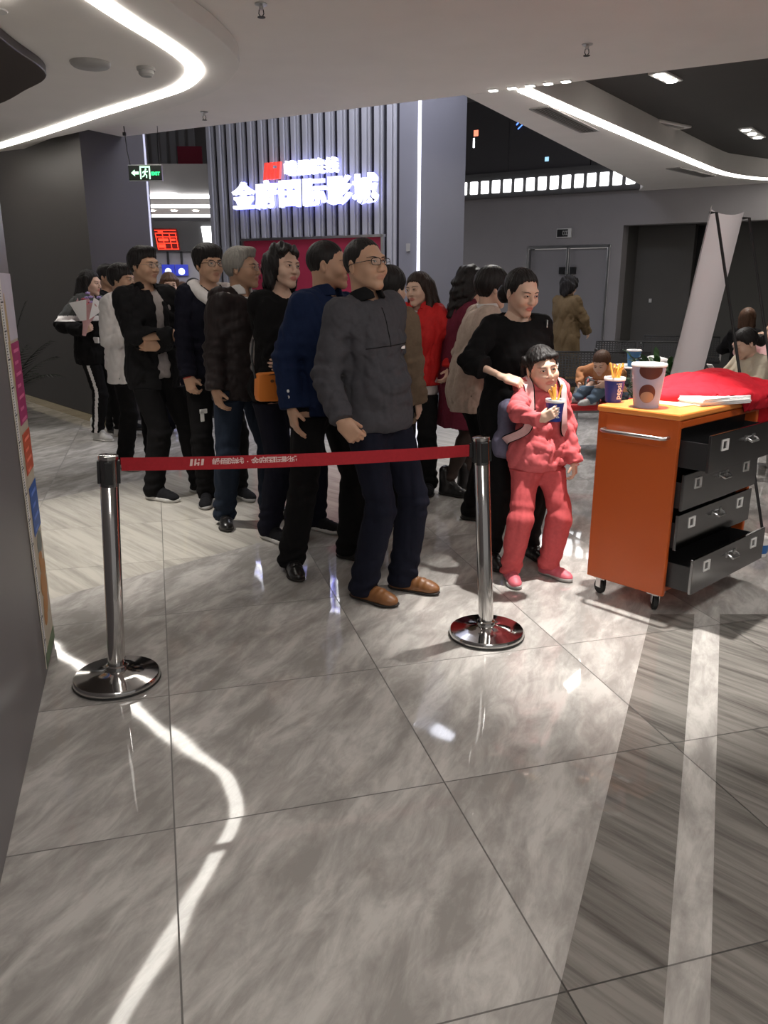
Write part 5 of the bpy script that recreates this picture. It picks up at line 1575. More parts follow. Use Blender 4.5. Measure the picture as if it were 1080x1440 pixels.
    def trousers(s, m, t=.012, th=.066, hem=.035, vox=.0066, amp=.003, seed=3, mats=None, mfn=None, low=.55, name='trousers', tuck=True):
        k = s.k
        P = [(ell(s.Pc + V(0, .012, -.03 * k), (.158 * k * s.w * (1.05 if s.sex == 'f' else 1) + t, .112 * k * s.w + t, .12 * k + t)), 0), (cone(s.Pc + V(0, .0, .03), s.t(0, 0, .1 * k), .13 * k * s.w, .12 * k * s.w, (V(0, 1, 0), 1.35)), .04)]
        P += s.legs(t, th * k, low * .1)
        F_ = Field(P, vox * s.q, .025)
        F_.displace(wrinkle(seed, amp * 1.8, 20., .35))
        for sd in (1, -1):
            F_.displace(folds(s.K[sd], .10 * k, V(.1, .2, 1), .0075, 75, seed + sd))
            F_.displace(folds(s.A[sd] + V(0, 0, .12 * k), .10 * k, V(.25 * sd, .2, 1), .0095, 95, seed + 3 + sd))
            F_.displace(folds(s.J[sd] + V(0, -.08, -.02), .09 * k, V(sd, 0, .8), .007, 80, seed + 7))
        if s.tops and tuck:
            idx = np.nonzero(F_.d < .02)
            Pq = np.stack([F_.ax[i][idx[i]] for i in range(3)], 1)
            inner = np.max([np.where(Pq[:, 2] > hz_ + .004, f_.sample(Pq), -9.) for f_, hz_ in s.tops], 0)
            above = np.max([Pq[:, 2] > hz_ + .004 for f_, hz_ in s.tops], 0)
            cur_ = F_.d[idx]; F_.d[idx] = np.where(above, np.maximum(cur_, np.minimum(inner + .006, .05)), cur_)
        F_.clip(lambda X, Y, Z: (hem - Z) + 0 * X + 0 * Y, .005)
        F_.clip(lambda X, Y, Z: (Z - s.Pc[2] - .13 * k) + 0 * X + 0 * Y, .005)
        pos, F = F_.mesh(4)
        return mk_mesh(name, pos, F, mats or m, s.root, None if mfn is None else mfn(pos[F].mean(1)))
    def shoes(s, m, sole, kind='sneaker', sz=1., lace=None):
        sc = s.k ** .8 * sz
        for sd in (1, -1):
            Q = rotz(s.fy[sd]); A = s.A[sd]
            f_ = lambda x, y, z: A + Q @ (V(x, y, z) * sc)
            tall = {'sneaker': 1., 'loafer': .72, 'dress': .8, 'boot': 1.6, 'heel': .8}[kind]
            base = [(cone(f_(0, .045, .018), f_(sd * .006, -.135, .018), .037 * sc, .044 * sc, (Q @ V(0, 0, 1), 1.6)), 0), (cone(f_(sd * .006, -.12, .018), f_(-sd * .004, -.175, .018), .043 * sc, .030 * sc, (Q @ V(0, 0, 1), 1.6)), .02)]
            so = Field([(p, k_) for p, k_ in base], .0042 * s.q ** .6, .02)
            so.clip(lambda X, Y, Z: np.maximum(A[2] - Z, Z - A[2] - (.030 if kind == 'sneaker' else .018) * sc) + 0 * X + 0 * Y, .004)
            up = [(cone(f_(0, .04, .03), f_(sd * .005, -.135, .028), .034 * sc, .0395 * sc), 0), (ell(f_(sd * .003, -.15, .030), V(.039, .050, .030 if kind != 'dress' else .027) * sc, Q), .02),
                  (cone(f_(0, .025, .05), f_(0, .02, .088 * tall), .036 * sc, .040 * sc), .03), (cone(f_(0, .0, .078 * tall), f_(0, -.10, .046), .035 * sc, .033 * sc), .025)]
            if kind == 'boot': up.append((cone(f_(0, .02, .06), f_(0, .025, .2), .042 * sc, .05 * sc), .03))
            uf = Field(up, .0042 * s.q ** .6, .02)
            uf.displace(folds(f_(0, -.10, .05), .05, Q @ V(0, 1, .2), .0018, 190, 3))
            uf.clip(lambda X, Y, Z: (A[2] + .012 * sc - Z) + 0 * X + 0 * Y, .003)
            pos, F = uf.mesh(); o = mk_mesh('shoe', pos, F, m, s.root)
            pos, F = so.mesh(); mk_mesh('sole', pos, F, sole, o)
            if lace:
                b = MB()
                for i in range(4):
                    yy = -.035 - .022 * i; zz = .082 - .0105 * i
                    b.tube([tuple(f_(-.024, yy, zz - .009)), tuple(f_(0, yy - .006, zz + .004)), tuple(f_(.024, yy, zz - .009))], .003 * sc, 6)
                b.build('laces', lace, o, True)
    def patch(s, fn, name, m, parent=None):
        o = fn(); return o
    def fp(s, x, z, lift=.001):
        p = s.t(x, -.5, z); return s.topF.hit(p, s.Rt @ V(0, 1, 0), .6, lift)
    def front_pt(s, x, z, t, extra=.0):
        """approximate point on the chest surface, torso-local x and z"""
        k, w = s.k, s.w; zz = z / k
        ry = np.interp(zz, [-.1, .0, .13, .3, .42, .5], [.115, .112, .102, .118, .09, .055]) * k * w + t
        rx = np.interp(zz, [-.1, .0, .13, .3, .42, .5], [.16, .155, .142, .163, .17, .08]) * k * w + t
        y = -ry * math.sqrt(max(0, 1 - (x / rx) ** 2)) - extra
        if s.belly: y -= max(0, s.belly - .05) * math.exp(-((zz - .09) / .1) ** 2)
        return s.t(x, y, z)

# ------------------------------------------------------------------ cloth library
C_ = {}
C_['polo'] = cloth('charcoal_knit', (.062, .060, .068), .8)
C_['polodark'] = cloth('black_knit_collar', (.011, .011, .012), .85)
C_['navy'] = cloth('navy_trouser', (.009, .010, .019), .85)
C_['navyjkt'] = cloth('navy_jacket_cloth', (.009, .017, .050), .8)
C_['black'] = cloth('black_cloth', (.007, .0065, .007), .9)
C_['blackjkt'] = cloth('black_jacket_cloth', (.010, .0095, .0105), .8)
C_['navyblack'] = cloth('blue_black_cloth', (.008, .008, .015), .85)
C_['leather'] = cloth('dark_brown_leather', (.026, .020, .020), .5, amt=.12, scale=40)
C_['denim'] = cloth('dark_denim', (.014, .020, .033), .85)
C_['white'] = cloth('white_cotton', (.66, .63, .62), .85, amt=.05)
C_['greytee'] = cloth('grey_tee', (.36, .32, .31), .85)
C_['greypanel'] = cloth('dark_grey_panel', (.055, .057, .056), .8)
C_['beige'] = cloth('beige_cloth', (.46, .37, .31), .85)
C_['maroon'] = cloth('maroon_wool', (.15, .024, .044), .9)
C_['red'] = cloth('red_down_jacket', (.50, .022, .022), .6)
C_['olive'] = cloth('olive_brown_jacket', (.115, .078, .040), .7)
C_['tan'] = cloth('brown_drab_jacket', (.155, .110, .075), .75)
C_['pink'] = cloth('coral_pink_fleece', (.60, .125, .135), .9, amt=.15)
C_['pinkdk'] = cloth('coral_pink_trouser', (.55, .098, .105), .9)
C_['pinkpale'] = cloth('pale_pink_panel', (.72, .46, .46), .85)
C_['pinkshoe'] = mat('pink_shoe', (.62, .13, .17), .5)
C_['yellow'] = cloth('pale_yellow_cloth', (.62, .56, .26), .85)
C_['orangetan'] = cloth('orange_tan_cloth', (.50, .23, .11), .85)
C_['cream'] = cloth('cream_cardigan', (.52, .46, .36), .9, amt=.12)
C_['stocking'] = cloth('dark_stocking', (.05, .035, .03), .6)
C_['jeanblue'] = cloth('faded_denim', (.10, .14, .19), .85)
SOLE_D = mat('dark_sole', (.02, .016, .014), .7); SOLE_W = mat('white_sole', (.62, .60, .57), .6); SOLE_G = mat('grey_sole', (.35, .34, .33), .7)
SH_BR = mat('brown_loafer_leather', (.21, .088, .030), .42); SH_BK = mat('black_shoe_leather', (.012, .011, .011), .28); SH_BC = cloth('black_shoe_canvas', (.014, .014, .016), .8); SH_GW = mat('pale_grey_boot', (.46, .45, .43), .6)
LACE = mat('white_lace', (.7, .69, .67), .8)

def strip_on(p, pts, r, name, m, parent=None):
    b = MB(); b.tube([tuple(x) for x in pts], r, 6); return b.build(name, m, parent or p.root, True)

# ------------------------------------------------------------------ the queue
# man at the head of the queue
p = Person('man in charcoal polo shirt, glasses and tan loafers at the head of the queue', (-.035, 3.77), 43, 1.71, 'm', .98, lean=-3, side=-4, hyaw=1, hpitch=-9, belly=.085,
           feet=[(.095, 3.82, 66), (-.10, 3.69, 56)],
           armR={'w': (-.185, 3.50, .915), 'e': (-.25, .6, -.6), 'fd': (.50, -.10, -.55), 'pn': (.25, .95, -.1), 'curl': [.85, .95, 1.0, 1.05], 'thumb': .8},
           armL={'l': (.13, .17, .98), 'e': (1., .5, -.2), 'fd': (-.6, .3, -.5), 'pn': (0, 1, 0)})
p.body(); p.hair('crop', HB, front=.078, temple=-.02); p.glasses(GLF)
p.top('polo_shirt', C_['polo'], .020, -.10 * p.k, f=.95, neck=(.057, .005), amp=.006, seed=4, cuff=.002, flare=.004)
p.collar(C_['polodark'], .032, .064, .012, .022, .006, lab='black collar')
p.trousers(C_['navy'], .013, .072, .03, seed=7)
p.shoes(SH_BR, SOLE_D, 'loafer')
strip_on(p, [p.fp(0.0, z) for z in np.linspace(.285, .46, 12) * p.k], .0022, 'placket', C_['polodark'])
strip_on(p, [p.fp(x, .29 * p.k) for x in np.linspace(-.12, .13, 20)], .0022, 'chest_piping', C_['polodark'])
b = MB(); b.box(p.fp(.10, .272 * p.k), (.022, .006, .014)); b.build('chest_badge', M['white'], p.root)

# man in navy jacket
p = Person('man in navy blue jacket, head turned to the right, behind the man in the polo', (-.33, 4.20), 52, 1.72, 'm', 1.0, lean=2, side=4, hyaw=30, hpitch=-3, skin=SK_M,
           feet=[(-.20, 4.30, 60), (-.50, 4.10, 18)],
           armR={'w': (-.47, 4.03, .90), 'e': (-.3, 1., 0), 'fd': (.2, -.2, -1), 'pn': (.7, .3, 0)}, armL={})
p.body(); p.hair('crop', HB, front=.062)
p.top('jacket', C_['navyjkt'], .024, -.10 * p.k, f=.99, neck=(.062, .0), amp=.006, seed=14, cuff=.004)
p.collar(C_['navyjkt'], .034, .066, .012, .02, .004)
p.trousers(C_['black'], .014, .070, .03, seed=17)
p.shoes(SH_BK, SOLE_D, 'dress')
b = MB(); [b.lathe([(0, 0), (.008, 0), (.008, .003), (0, .003)], 12, tuple(p.W[-1] + V(-.036, -.02, .06 + .03 * i)), M3=Matrix.Rotation(R(-90), 3, 'Y')) for i in range(2)]; b.build('cuff_button', M['white'], p.root)

# woman with orange bag
p = Person('woman with curly black hair and folded arms carrying an orange shoulder bag', (-.61, 4.74), 46, 1.72, 'f', 1.06, lean=1, side=3, hyaw=0, hpitch=-4, hroll=4, skin=SK_F, belly=.07,
           feet=[(-.43, 4.86, 55), (-.70, 4.66, 48)],
           armR={'l': (.08, -.235, 1.12), 'e': (-.6, .2, -.8), 'fdl': (1, .1, .05), 'pnl': (0, 1, -.2), 'curl': .7}, armL={'l': (-.05, -.17, 1.06), 'e': (.7, .2, -.6), 'fdl': (-1, .25, .05), 'pnl': (0, 1, 0), 'curl': .5})
p.body(); p.hair('curly', HB, seed=3, front=.07)
p.top('sweater', C_['black'], .020, -.11 * p.k, f=1., neck=(.074, .022), amp=.005, seed=24)
p.trousers(C_['navyblack'], .014, .062, .035, seed=27)
p.shoes(SH_BC, SOLE_W, 'sneaker')
ee, ww = p.E[-1], p.W[-1]
b = MB(); rnd = random.Random(2); u = 0.; M4 = frame(Vector(ee + (ww - ee) * .55) + Vector((0, -.066, .0)), Vector(ww - ee))
while u < .15:
    w_ = rnd.uniform(.004, .012); b.box(M4 @ Vector((u - .075, 0, 0)), (w_, .012, .0016), M3=M4.to_3x3()); u += w_ + rnd.uniform(.003, .009)
b.build('sleeve_print', C_['white'], p.root)
bagpos = p.root.location + Matrix.Rotation(p.yaw, 3, 'Z') @ Vector((-.185, -.160, .950))
t = thing('shoulder_bag', 'orange zipped shoulder bag hanging in front of the woman with curly hair', 'bag', bagpos, R(30))
b = MB(); b.prism([(-.095, -.075), (.095, -.085), (.105, -.04), (.098, .06), (.08, .08), (-.08, .08), (-.096, .065), (-.103, -.04)], -.032, .032)
o = b.build('body', mat('orange_nylon', (.72, .21, .025), .5), t, True, bevel=.02, seg=4); o.data.transform(Matrix.Rotation(R(90), 4, 'X'))
b = MB(); b.tube([(-.088, -.026, .062), (0, -.031, .072), (.088, -.026, .06), (.1, -.02, -.03)], .0035, 6); b.build('zip', mat('zip_dark', (.10, .03, .01), .5), t, True)
b = MB(); b.ell((-.015, -.034, .035), (.011, .003, .009), 8); b.build('emblem', mat('zip_dark2', (.14, .05, .01), .5), t)
b = MB(); b.tube([(-.1, 0, .05), (-.11, .02, .16), (-.09, .04, .26)], .006, 6); b.tube([(.1, .02, .05), (.11, .05, .2), (.08, .07, .28)], .006, 6); b.build('strap', M['black'], t, True)

# grey-haired man
p = Person('grey-haired older man in dark brown leather jacket and white shirt collar', (-.91, 5.06), 50, 1.72, 'm', 1.0, lean=2, side=4, hyaw=25, hpitch=-4, skin=SK_D,
           feet=[(-.78, 5.22, 50), (-1.03, 4.98, 15)],
           armR={'w': (-1.03, 4.84, .80), 'e': (-.3, 1., 0), 'fd': (.25, -.1, -1), 'pn': (.6, .5, .1), 'curl': .45}, armL={})
p.body(); p.hair('swept', HG, front=.068, vol=.004); p.glasses(GLF2, 'round', .0009)
p.top('shirt', C_['white'], .010, -.06, f=.8, neck=(.056, .0), seed=33, vox=.009)
p.top('leather_jacket', C_['leather'], .026, -.14 * p.k, f=1., neck=(.066, .0), amp=.006, seed=34, opening=(.008, .055, .015, .7), cuff=.004)
p.collar(C_['white'], .034, .060, .006, .022, .002, name='shirt_collar', lab='white shirt collar')
p.trousers(C_['denim'], .014, .070, .03, seed=37)
p.shoes(SH_BK, SOLE_D, 'loafer')

# young man with white hood
p = Person('young man with glasses, thick black hair and a white hood over a black sweatshirt', (-1.20, 5.58), 36, 1.755, 'm', .95, side=3, hyaw=2, hpitch=-4, skin=SK_M,
           feet=[(-1.06, 5.66, 40), (-1.26, 5.50, 8)],
           armR={'w': (-1.31, 5.36, .83), 'e': (-.3, 1., 0), 'fd': (.25, -.15, -1), 'pn': (.4, .8, .1), 'curl': .7}, armL={})
p.body(); p.hair('mop', HB, front=.040, vol=.006); p.glasses(GLF, 'round', .0018)
p.top('sweatshirt', C_['navyblack'], .024, -.12 * p.k, f=1., neck=(.068, .0), amp=.006, seed=44, cuff=.002)
Q = p.Rt
F_ = Field([(cone(p.t(-.12, -.01, .495 * p.k), p.t(-.035, -.165, .40 * p.k), .046, .030), 0), (cone(p.t(.12, -.01, .495 * p.k), p.t(.035, -.165, .40 * p.k), .046, .030), 0), (cone(p.t(-.12, -.01, .495 * p.k), p.t(-.06, .11, .51 * p.k), .046, .045), .02), (cone(p.t(.12, -.01, .495 * p.k), p.t(.06, .11, .51 * p.k), .046, .045), .02), (ell(p.t(0, .13, .47 * p.k), (.11, .05, .075)), .03)], .005, .03)
F_.displace(wrinkle(45, .003, 40.)); F_.sub(cone(p.NB, p.HC, .058, .07), .01)
pos, F = F_.mesh(); o = mk_mesh('hood', pos, F, C_['white'], p.root); o['label'] = 'white hood'
p.trousers(C_['black'], .014, .060, .04, seed=47)
p.shoes(SH_BC, SOLE_G, 'sneaker', lace=LACE)
b = MB(); kp = p.K[-1] + (p.J[-1] - p.K[-1]) * .42 + V(-.02, -.092, 0); b.box(kp, (.055, .006, .03)); b.box(kp + V(-.01, 0, -.035), (.028, .006, .07)); b.build('thigh_print', LACE, p.root, bevel=.004)
b = MB(); wr_ = p.W[-1]; b.lathe([(.034, -.004), (.037, 0), (.034, .004)], 20, tuple(wr_ + p.hand[-1][0] * .01), M3=Vector(p.hand[-1][0]).to_track_quat('Z', 'Y').to_matrix()); b.build('bracelet', mat('red_cord', (.4, .05, .04), .6), p.root, True)

# young man with crossed arms
p = Person('young man with glasses and open black jacket, arms crossed over a grey tee', (-1.62, 5.68), 40, 1.75, 'm', .98, lean=-2, side=-1, hyaw=22, hpitch=-2, skin=SK_M,
           feet=[(-1.38, 5.80, 68), (-1.66, 5.60, 66)],
           armR={'l': (.03, -.265, 1.165), 'e': (-.7, .2, -.7), 'fdl': (1, .05, .12), 'pnl': (0, 1, -.2), 'curl': .75, 'thumb': .7}, armL={'l': (-.03, -.165, 1.10), 'e': (.8, .2, -.6), 'fdl': (-1, .35, .05), 'pnl': (0, 1, .1), 'curl': .5})
p.body(); p.hair('swept', HB, front=.055, vol=.003); p.glasses(GLF2, 'rect', .0013)
p.top('tee', C_['greytee'], .012, -.10, f=.1, neck=(.062, .012), seed=53, vox=.008)
p.top('jacket', C_['blackjkt'], .027, -.16 * p.k, f=1., neck=(.066, .0), amp=.006, seed=54, opening=(.055, .035, .03, .8), cuff=.003)
p.collar(C_['blackjkt'], .026, .066, .010, .035, .002)
p.trousers(C_['black'], .018, .068, .04, seed=57)
p.shoes(SH_BC, SOLE_W, 'sneaker', sz=1.05)
o = MB().box(p.E[1] + (p.W[1] - p.E[1]) * .1 + V(0, -.078, .03), (.045, .006, .045)).build('sleeve_badge', M['greytrim'], p.root, bevel=.004)

# white shirt
p = Person('young man with glasses in a long loose white shirt, seen from the side', (-2.15, 6.74), 72, 1.66, 'm', .92, lean=2, hyaw=4, hpitch=0, skin=SK_M, q=1.15,
           feet=[(-2.02, 6.85, 60), (-2.19, 6.62, 50)],
           armR={'l': (-.10, -.22, 1.10), 'e': (-.15, .5, -1), 'curl': .6}, armL={'l': (.12, -.2, 1.05), 'e': (.3, .8, -.6)})
p.body(); p.hair('swept', HB, front=.045, vol=.008); p.glasses(GLF2, 'round', .0011)
p.top('long_shirt', C_['white'], .034, -.22 * p.k, f=.98, neck=(.062, .0), amp=.009, freq=20, seed=64, flare=.02, hemslant=-.1)
p.collar(C_['white'], .03, .062, .008, .02, .003)
p.trousers(C_['black'], .016, .068, .04, seed=67)
p.shoes(SH_GW, SOLE_W, 'sneaker')

# girl with bouquet
p = Person('long-haired young woman in black, grey and white jacket holding a bouquet', (-2.86, 8.02), 74, 1.64, 'f', 1.04, lean=1, hyaw=8, hpitch=3, skin=SK_F, q=1.2,
           feet=[(-2.70, 8.10, 70), (-2.86, 7.90, 62)],
           armR={'l': (-.29, -.10, 1.08), 'e': (-.3, .9, -.4), 'fdl': (.35, -.8, .35), 'pnl': (1, .3, .2), 'curl': .8}, armL={'l': (.08, -.28, 1.06), 'e': (.8, .4, -.5), 'curl': .9})
p.body(); p.hair('long', HB, seed=7, len=.24, fl=0)
zA, zB = 1.165, 1.215
p.top('jacket', C_['black'], .040, -.16 * p.k, f=1., neck=(.066, .0), amp=.008, seed=74, cuff=.004, flare=.01, mats=[C_['black'], C_['white'], C_['greypanel']],
      mfn=lambda c: np.where(c[:, 2] > zB, 2, np.where(c[:, 2] > zA, 1, 0)))
fl = p.topF.hit((-.6, -.30, .985), (1, .40, 0), .8, .004); o = MB().box(fl, (.016, .13, .055), R(-22)).build('pocket_flap', C_['white'], p.root, bevel=.004)
p.trousers(C_['black'], .014, .058, .08, seed=77, mats=[C_['black'], C_['white']], mfn=lambda c: ((c[:, 0] < np.interp(c[:, 2], [.08, p.K[-1][2], p.J[-1][2]], [p.A[-1][0], p.K[-1][0], p.J[-1][0]]) - .02) & (np.abs(c[:, 1] + .012 - np.interp(c[:, 2], [.08, p.K[-1][2], p.J[-1][2]], [p.A[-1][1], p.K[-1][1], p.J[-1][1]])) < .017)).astype(int))
p.shoes(SH_GW, SOLE_W, 'boot')
hw = p.root.location + Matrix.Rotation(p.yaw, 3, 'Z') @ Vector(p.W[-1] + p.hand[-1][0] * .06 + V(-.03, .0, .05))
t = thing('flower_bouquet', 'pink and white wrapped flower bouquet held by the long-haired young woman', 'bouquet', hw, R(20))
b = MB(); q = Matrix.Rotation(R(14), 3, 'Y') @ Matrix.Rotation(R(10), 3, 'X')
n = 28; vs = []; rings = ((.018, -.12), (.025, -.02), (.07, .10), (.115, .19))
for j, (r_, z) in enumerate(rings):
    for i in range(n):
        a = 2 * PI * i / n; rr = r_ * (1 + (.10 * math.sin(a * 5 + 1) if j > 1 else .0)); vs.append(q @ Vector((rr * math.cos(a), rr * math.sin(a) * .8, z + (.03 * math.sin(a * 4 + .5) if j == 3 else 0))))
b.add(vs, [(j * n + i, j * n + (i + 1) % n, (j + 1) * n + (i + 1) % n, (j + 1) * n + i) for j in range(3) for i in range(n)], 0)
b.build('wrapping', cloth('pink_wrap', (.58, .34, .34), .6, amt=.25, scale=15), t, True)
b = MB(); b.add([q @ Vector(v) for v in ((-.17, -.05, .16), (-.03, -.12, .24), (.0, -.10, .05), (-.05, -.06, .02))], [(0, 1, 2, 3)]); b.add([q @ Vector(v) for v in ((.17, -.02, .2), (.03, -.10, .27), (.02, -.1, .06))], [(0, 1, 2)]); b.build('paper_wing', M['paper'], t)
rnd = random.Random(4); fm = [mat('bloom_pink', (.60, .16, .18), .6), mat('bloom_dark', (.30, .04, .06), .6), mat('bloom_lilac', (.36, .28, .55), .6)]
for i in range(18):
    a = rnd.uniform(0, 6.28); r_ = .09 * math.sqrt(rnd.random()); c = q @ Vector((r_ * math.cos(a), r_ * .8 * math.sin(a), .17 + rnd.uniform(0, .06) + (.05 if i % 5 == 0 else 0)))
    b = MB()
    for kx in range(5):
        a2 = kx * 1.256; b.ell(c + Vector((.012 * math.cos(a2), .012 * math.sin(a2), 0)), (.012, .012, .010), 6)
    b.ell(c + Vector((0, 0, .006)), (.009, .009, .008), 6); b.build('bloom', fm[i % 3 if i % 5 else 2], t, True)

# half hidden queuers at the back
p = Person('dark-haired person almost hidden between the bouquet holder and the white shirt', (-2.80, 8.42), 60, 1.70, 'm', .9, q=1.5, hyaw=10)
p.body(); p.hair('swept', HB, front=.05); p.top('sweater', C_['black'], .02, amp=.005, seed=81, vox=.008); p.trousers(C_['black'], .016, seed=82, vox=.008); p.shoes(SH_BC, SOLE_D, 'sneaker')
p = Person('woman with brown bob hair and dark jacket over pale yellow, behind the crossed arms', (-2.16, 8.35), 14, 1.62, 'f', 1.0, q=1.4, hyaw=8, hpitch=4, skin=SK_F)
p.body(); p.hair('bob', HBR, front=.045, seed=9)
p.top('blouse', C_['yellow'], .022, -.1, amp=.005, seed=83, vox=.008, neck=(.07, .02)); p.top('jacket', C_['black'], .030, -.12, amp=.005, seed=84, vox=.008, opening=(.02, .06, .02, .8), neck=(.075, .01), sides=(-1,))
p.trousers(C_['navyblack'], .014, seed=85, vox=.009); p.shoes(SH_BC, SOLE_D, 'sneaker')
p = Person('child with short brown hair peeking out beside the woman with the bob', (-2.18, 8.95), 5, 1.53, 'm', .9, q=1.5, skin=SK_F, child=True)
p.body(); p.hair('short', HBR, front=.06); p.top('pullover', C_['yellow'], .02, seed=86, vox=.008); p.trousers(C_['navyblack'], .014, seed=87, vox=.009); p.shoes(SH_BC, SOLE_D, 'sneaker')
p = Person('person with black hair seen from behind next to the white hood', (-2.13, 9.3), 160, 1.57, 'f', .95, q=1.6, face=False)
p.body(); p.hair('bob', HB, front=.05, seed=5); p.top('coat', C_['black'], .03, -.3, seed=88, vox=.009); p.trousers(C_['black'], .014, seed=89, vox=.009); p.shoes(SH_BC, SOLE_D, 'sneaker')

# people on the right of the queue
p = Person('person in drab brown jacket with back turned, behind the man in the polo', (.03, 4.85), 148, 1.60, 'f', 1.0, q=1.2, hyaw=-6, hpitch=4, skin=SK_F, face=False,
           feet=[(-.10, 4.86, 148), (.08, 4.96, 140)])
p.body(); p.hair('short', HB, front=.05, vol=.008, nape=-.085)
p.top('jacket', C_['tan'], .032, -.20 * p.k, amp=.007, seed=91, neck=(.066, 0)); p.collar(C_['tan'], .03, .066, .01, .02, .004); p.trousers(C_['black'], .016, .07, seed=92); p.shoes(SH_BC, SOLE_D, 'sneaker')

p = Person('woman with very long dark hair in a red down jacket, looking at the queue', (.24, 5.86), -22, 1.59, 'f', .95, side=2, q=1.1, hyaw=-18, hpitch=2, hroll=-6, skin=SK_F,
           feet=[(.34, 5.80, -10), (.16, 5.84, -25)],
           armL={'w': (.47, 5.70, .92), 'e': (.8, .5, 0), 'curl': .5}, armR={})
p.body(); p.hair('longfront', HDB, seed=11, len=.42, front=.06)
p.top('tee', C_['white'], .016, -.14, f=.2, seed=94, vox=.009)
p.top('down_jacket', C_['red'], .040, -.07, amp=.010, freq=16, seed=95, opening=(.05, .03, -.02, .8), neck=(.07, .0), cuff=-.006); p.collar(C_['red'], .04, .07, .016, .03, .006)
p.trousers(C_['black'], .014, .062, .04, seed=96); p.shoes(SH_BC, SOLE_D, 'sneaker')

p = Person('woman with wavy dark hair in a knee-length maroon coat, back half turned', (.545, 5.78), 112, 1.61, 'f', .94, q=1.15, lean=4, hyaw=0, hpitch=12, skin=SK_F, face=False,
           feet=[(.62, 5.90, 110), (.47, 5.72, 60)], armR={}, armL={})
p.body(); p.hair('wavy', HB, seed=13, vol=.012)
p.top('coat', C_['maroon'], .030, -.40 * p.k, amp=.006, seed=97, neck=(.066, 0), flare=.035); p.collar(C_['maroon'], .035, .068, .012, .02, .005)
p.trousers(C_['stocking'], .002, .040, .09, seed=98, amp=.0006, name='stockings'); p.shoes(SH_BK, SOLE_D, 'boot', sz=.95)

p = Person('person in beige jacket with black hair, leaning forward behind the woman in black', (.56, 5.16), 98, 1.61, 'f', 1.0, q=1.1, lean=11, hyaw=8, hpitch=6, skin=SK_F,
           feet=[(.78, 5.24, 90), (.58, 5.08, 70)], armR={'l': (-.22, -.22, .92), 'e': (-.5, .9, -.2)}, armL={})
p.body(); p.hair('short', HB, front=.055, vol=.012, nape=-.09)
p.top('jacket', C_['beige'], .030, -.18 * p.k, amp=.007, seed=101, neck=(.064, 0)); p.collar(C_['white'], .03, .062, .009, .02, .004)
p.trousers(C_['black'], .018, .07, .03, seed=102); p.shoes(SH_BK, SOLE_D, 'dress')

# woman in black with the child
p = Person('woman in plain black dress with tied back hair, reaching to the girl in pink', (.70, 4.32), 12, 1.585, 'f', 1.03, lean=1, hyaw=16, hpitch=12, skin=SK_F, belly=.05,
           feet=[(.83, 4.36, 25), (.60, 4.24, 8)],
           armR={'w': (.60, 4.00, 1.055), 'e': (-.95, .15, -.35), 'fd': (.92, -.25, -.28), 'pn': (.05, .5, -.9), 'curl': [.35, .5, .6, .65], 'thumb': .7}, armL={})
p.body(); p.hair('lowbun', HB, front=.078, vol=-.002, part=.0)
p.top('black_dress', C_['black'], .022, -.32 * p.k, f=.42, neck=(.078, .024), amp=.005, seed=111, flare=.02, cuff=.008)
p.trousers(C_['black'], .012, .058, .06, seed=112, tuck=False); p.shoes(SH_BK, SOLE_D, 'heel')
o = MB().box(p.t(.14, -.06, .47 * p.k), (.008, .02, .04)).build('shoulder_clip', M['steel'], p.root, bevel=.003)

# girl in pink
g_ = Person('little girl in coral pink tracksuit holding a blue cup of fries', (.790, 4.02), 8, 1.215, 'f', 1.0, lean=-2, side=1, hyaw=3, hpitch=1, hroll=-10, child=True, q=.9,
            feet=[(.880, 4.03, 40), (.665, 3.96, 6)],
            armR={'w': (.735, 3.71, .895), 'e': (-.85, .45, -.3), 'fd': (.75, -.10, .42), 'pn': (.2, .95, .1), 'curl': [.34, .38, .42, .46], 'thumb': .75},
            armL={'w': (.985, 3.93, .545), 'e': (.6, .8, 0), 'fd': (.05, -.15, -1), 'pn': (-.8, .4, 0), 'curl': .55})
p = g_
p.body(.0031); p.hair('pigtails', HB, front=.060, vol=-.002, seed=4)
for sd in (1, -1):
    b = MB(); b.ell(tuple(p.hd([(sd * .087, .035, .052)])[0]), (.014, .014, .014), 10); b.build('hair_tie', C_['pinkpale'], p.root, True)
p.top('fleece_top', C_['pink'], .014, -.11 * p.k, f=.98, neck=(.066, -.012), amp=.007, freq=30, vox=.0052, seed=121, flare=.012, cuff=.004, mats=[C_['pink'], C_['pinkpale']],
      mfn=lambda c: ((np.abs(c[:, 0]) > .185) & (np.sin(c[:, 2] * 55 + np.sin(c[:, 1] * 60) * 1.5) > .55) & (c[:, 2] < .86)).astype(int))
p.collar(C_['pink'], .028, .064, .012, .012, .003)
p.trousers(C_['pinkdk'], .016, .074, .045, vox=.0055, amp=.004, seed=122)
p.shoes(C_['pinkshoe'], SOLE_G, 'sneaker', sz=1.02, lace=C_['pinkpale'])
b = MB(); wl = p.W[1]; b.lathe([(.0225, -.004), (.0245, 0), (.0225, .004)], 20, tuple(wl + p.hand[1][0] * .012), M3=Vector(p.hand[1][0]).to_track_quat('Z', 'Y').to_matrix()); b.build('bracelet', C_['pinkpale'], p.root, True)
rl = Matrix.Rotation(p.yaw, 3, 'Z')
t = thing('school_backpack', 'grey violet child backpack with pale pink straps on the back of the girl in pink', 'backpack', p.root.location, p.yaw)
c = p.t(-.045, .150, .22 * p.k)
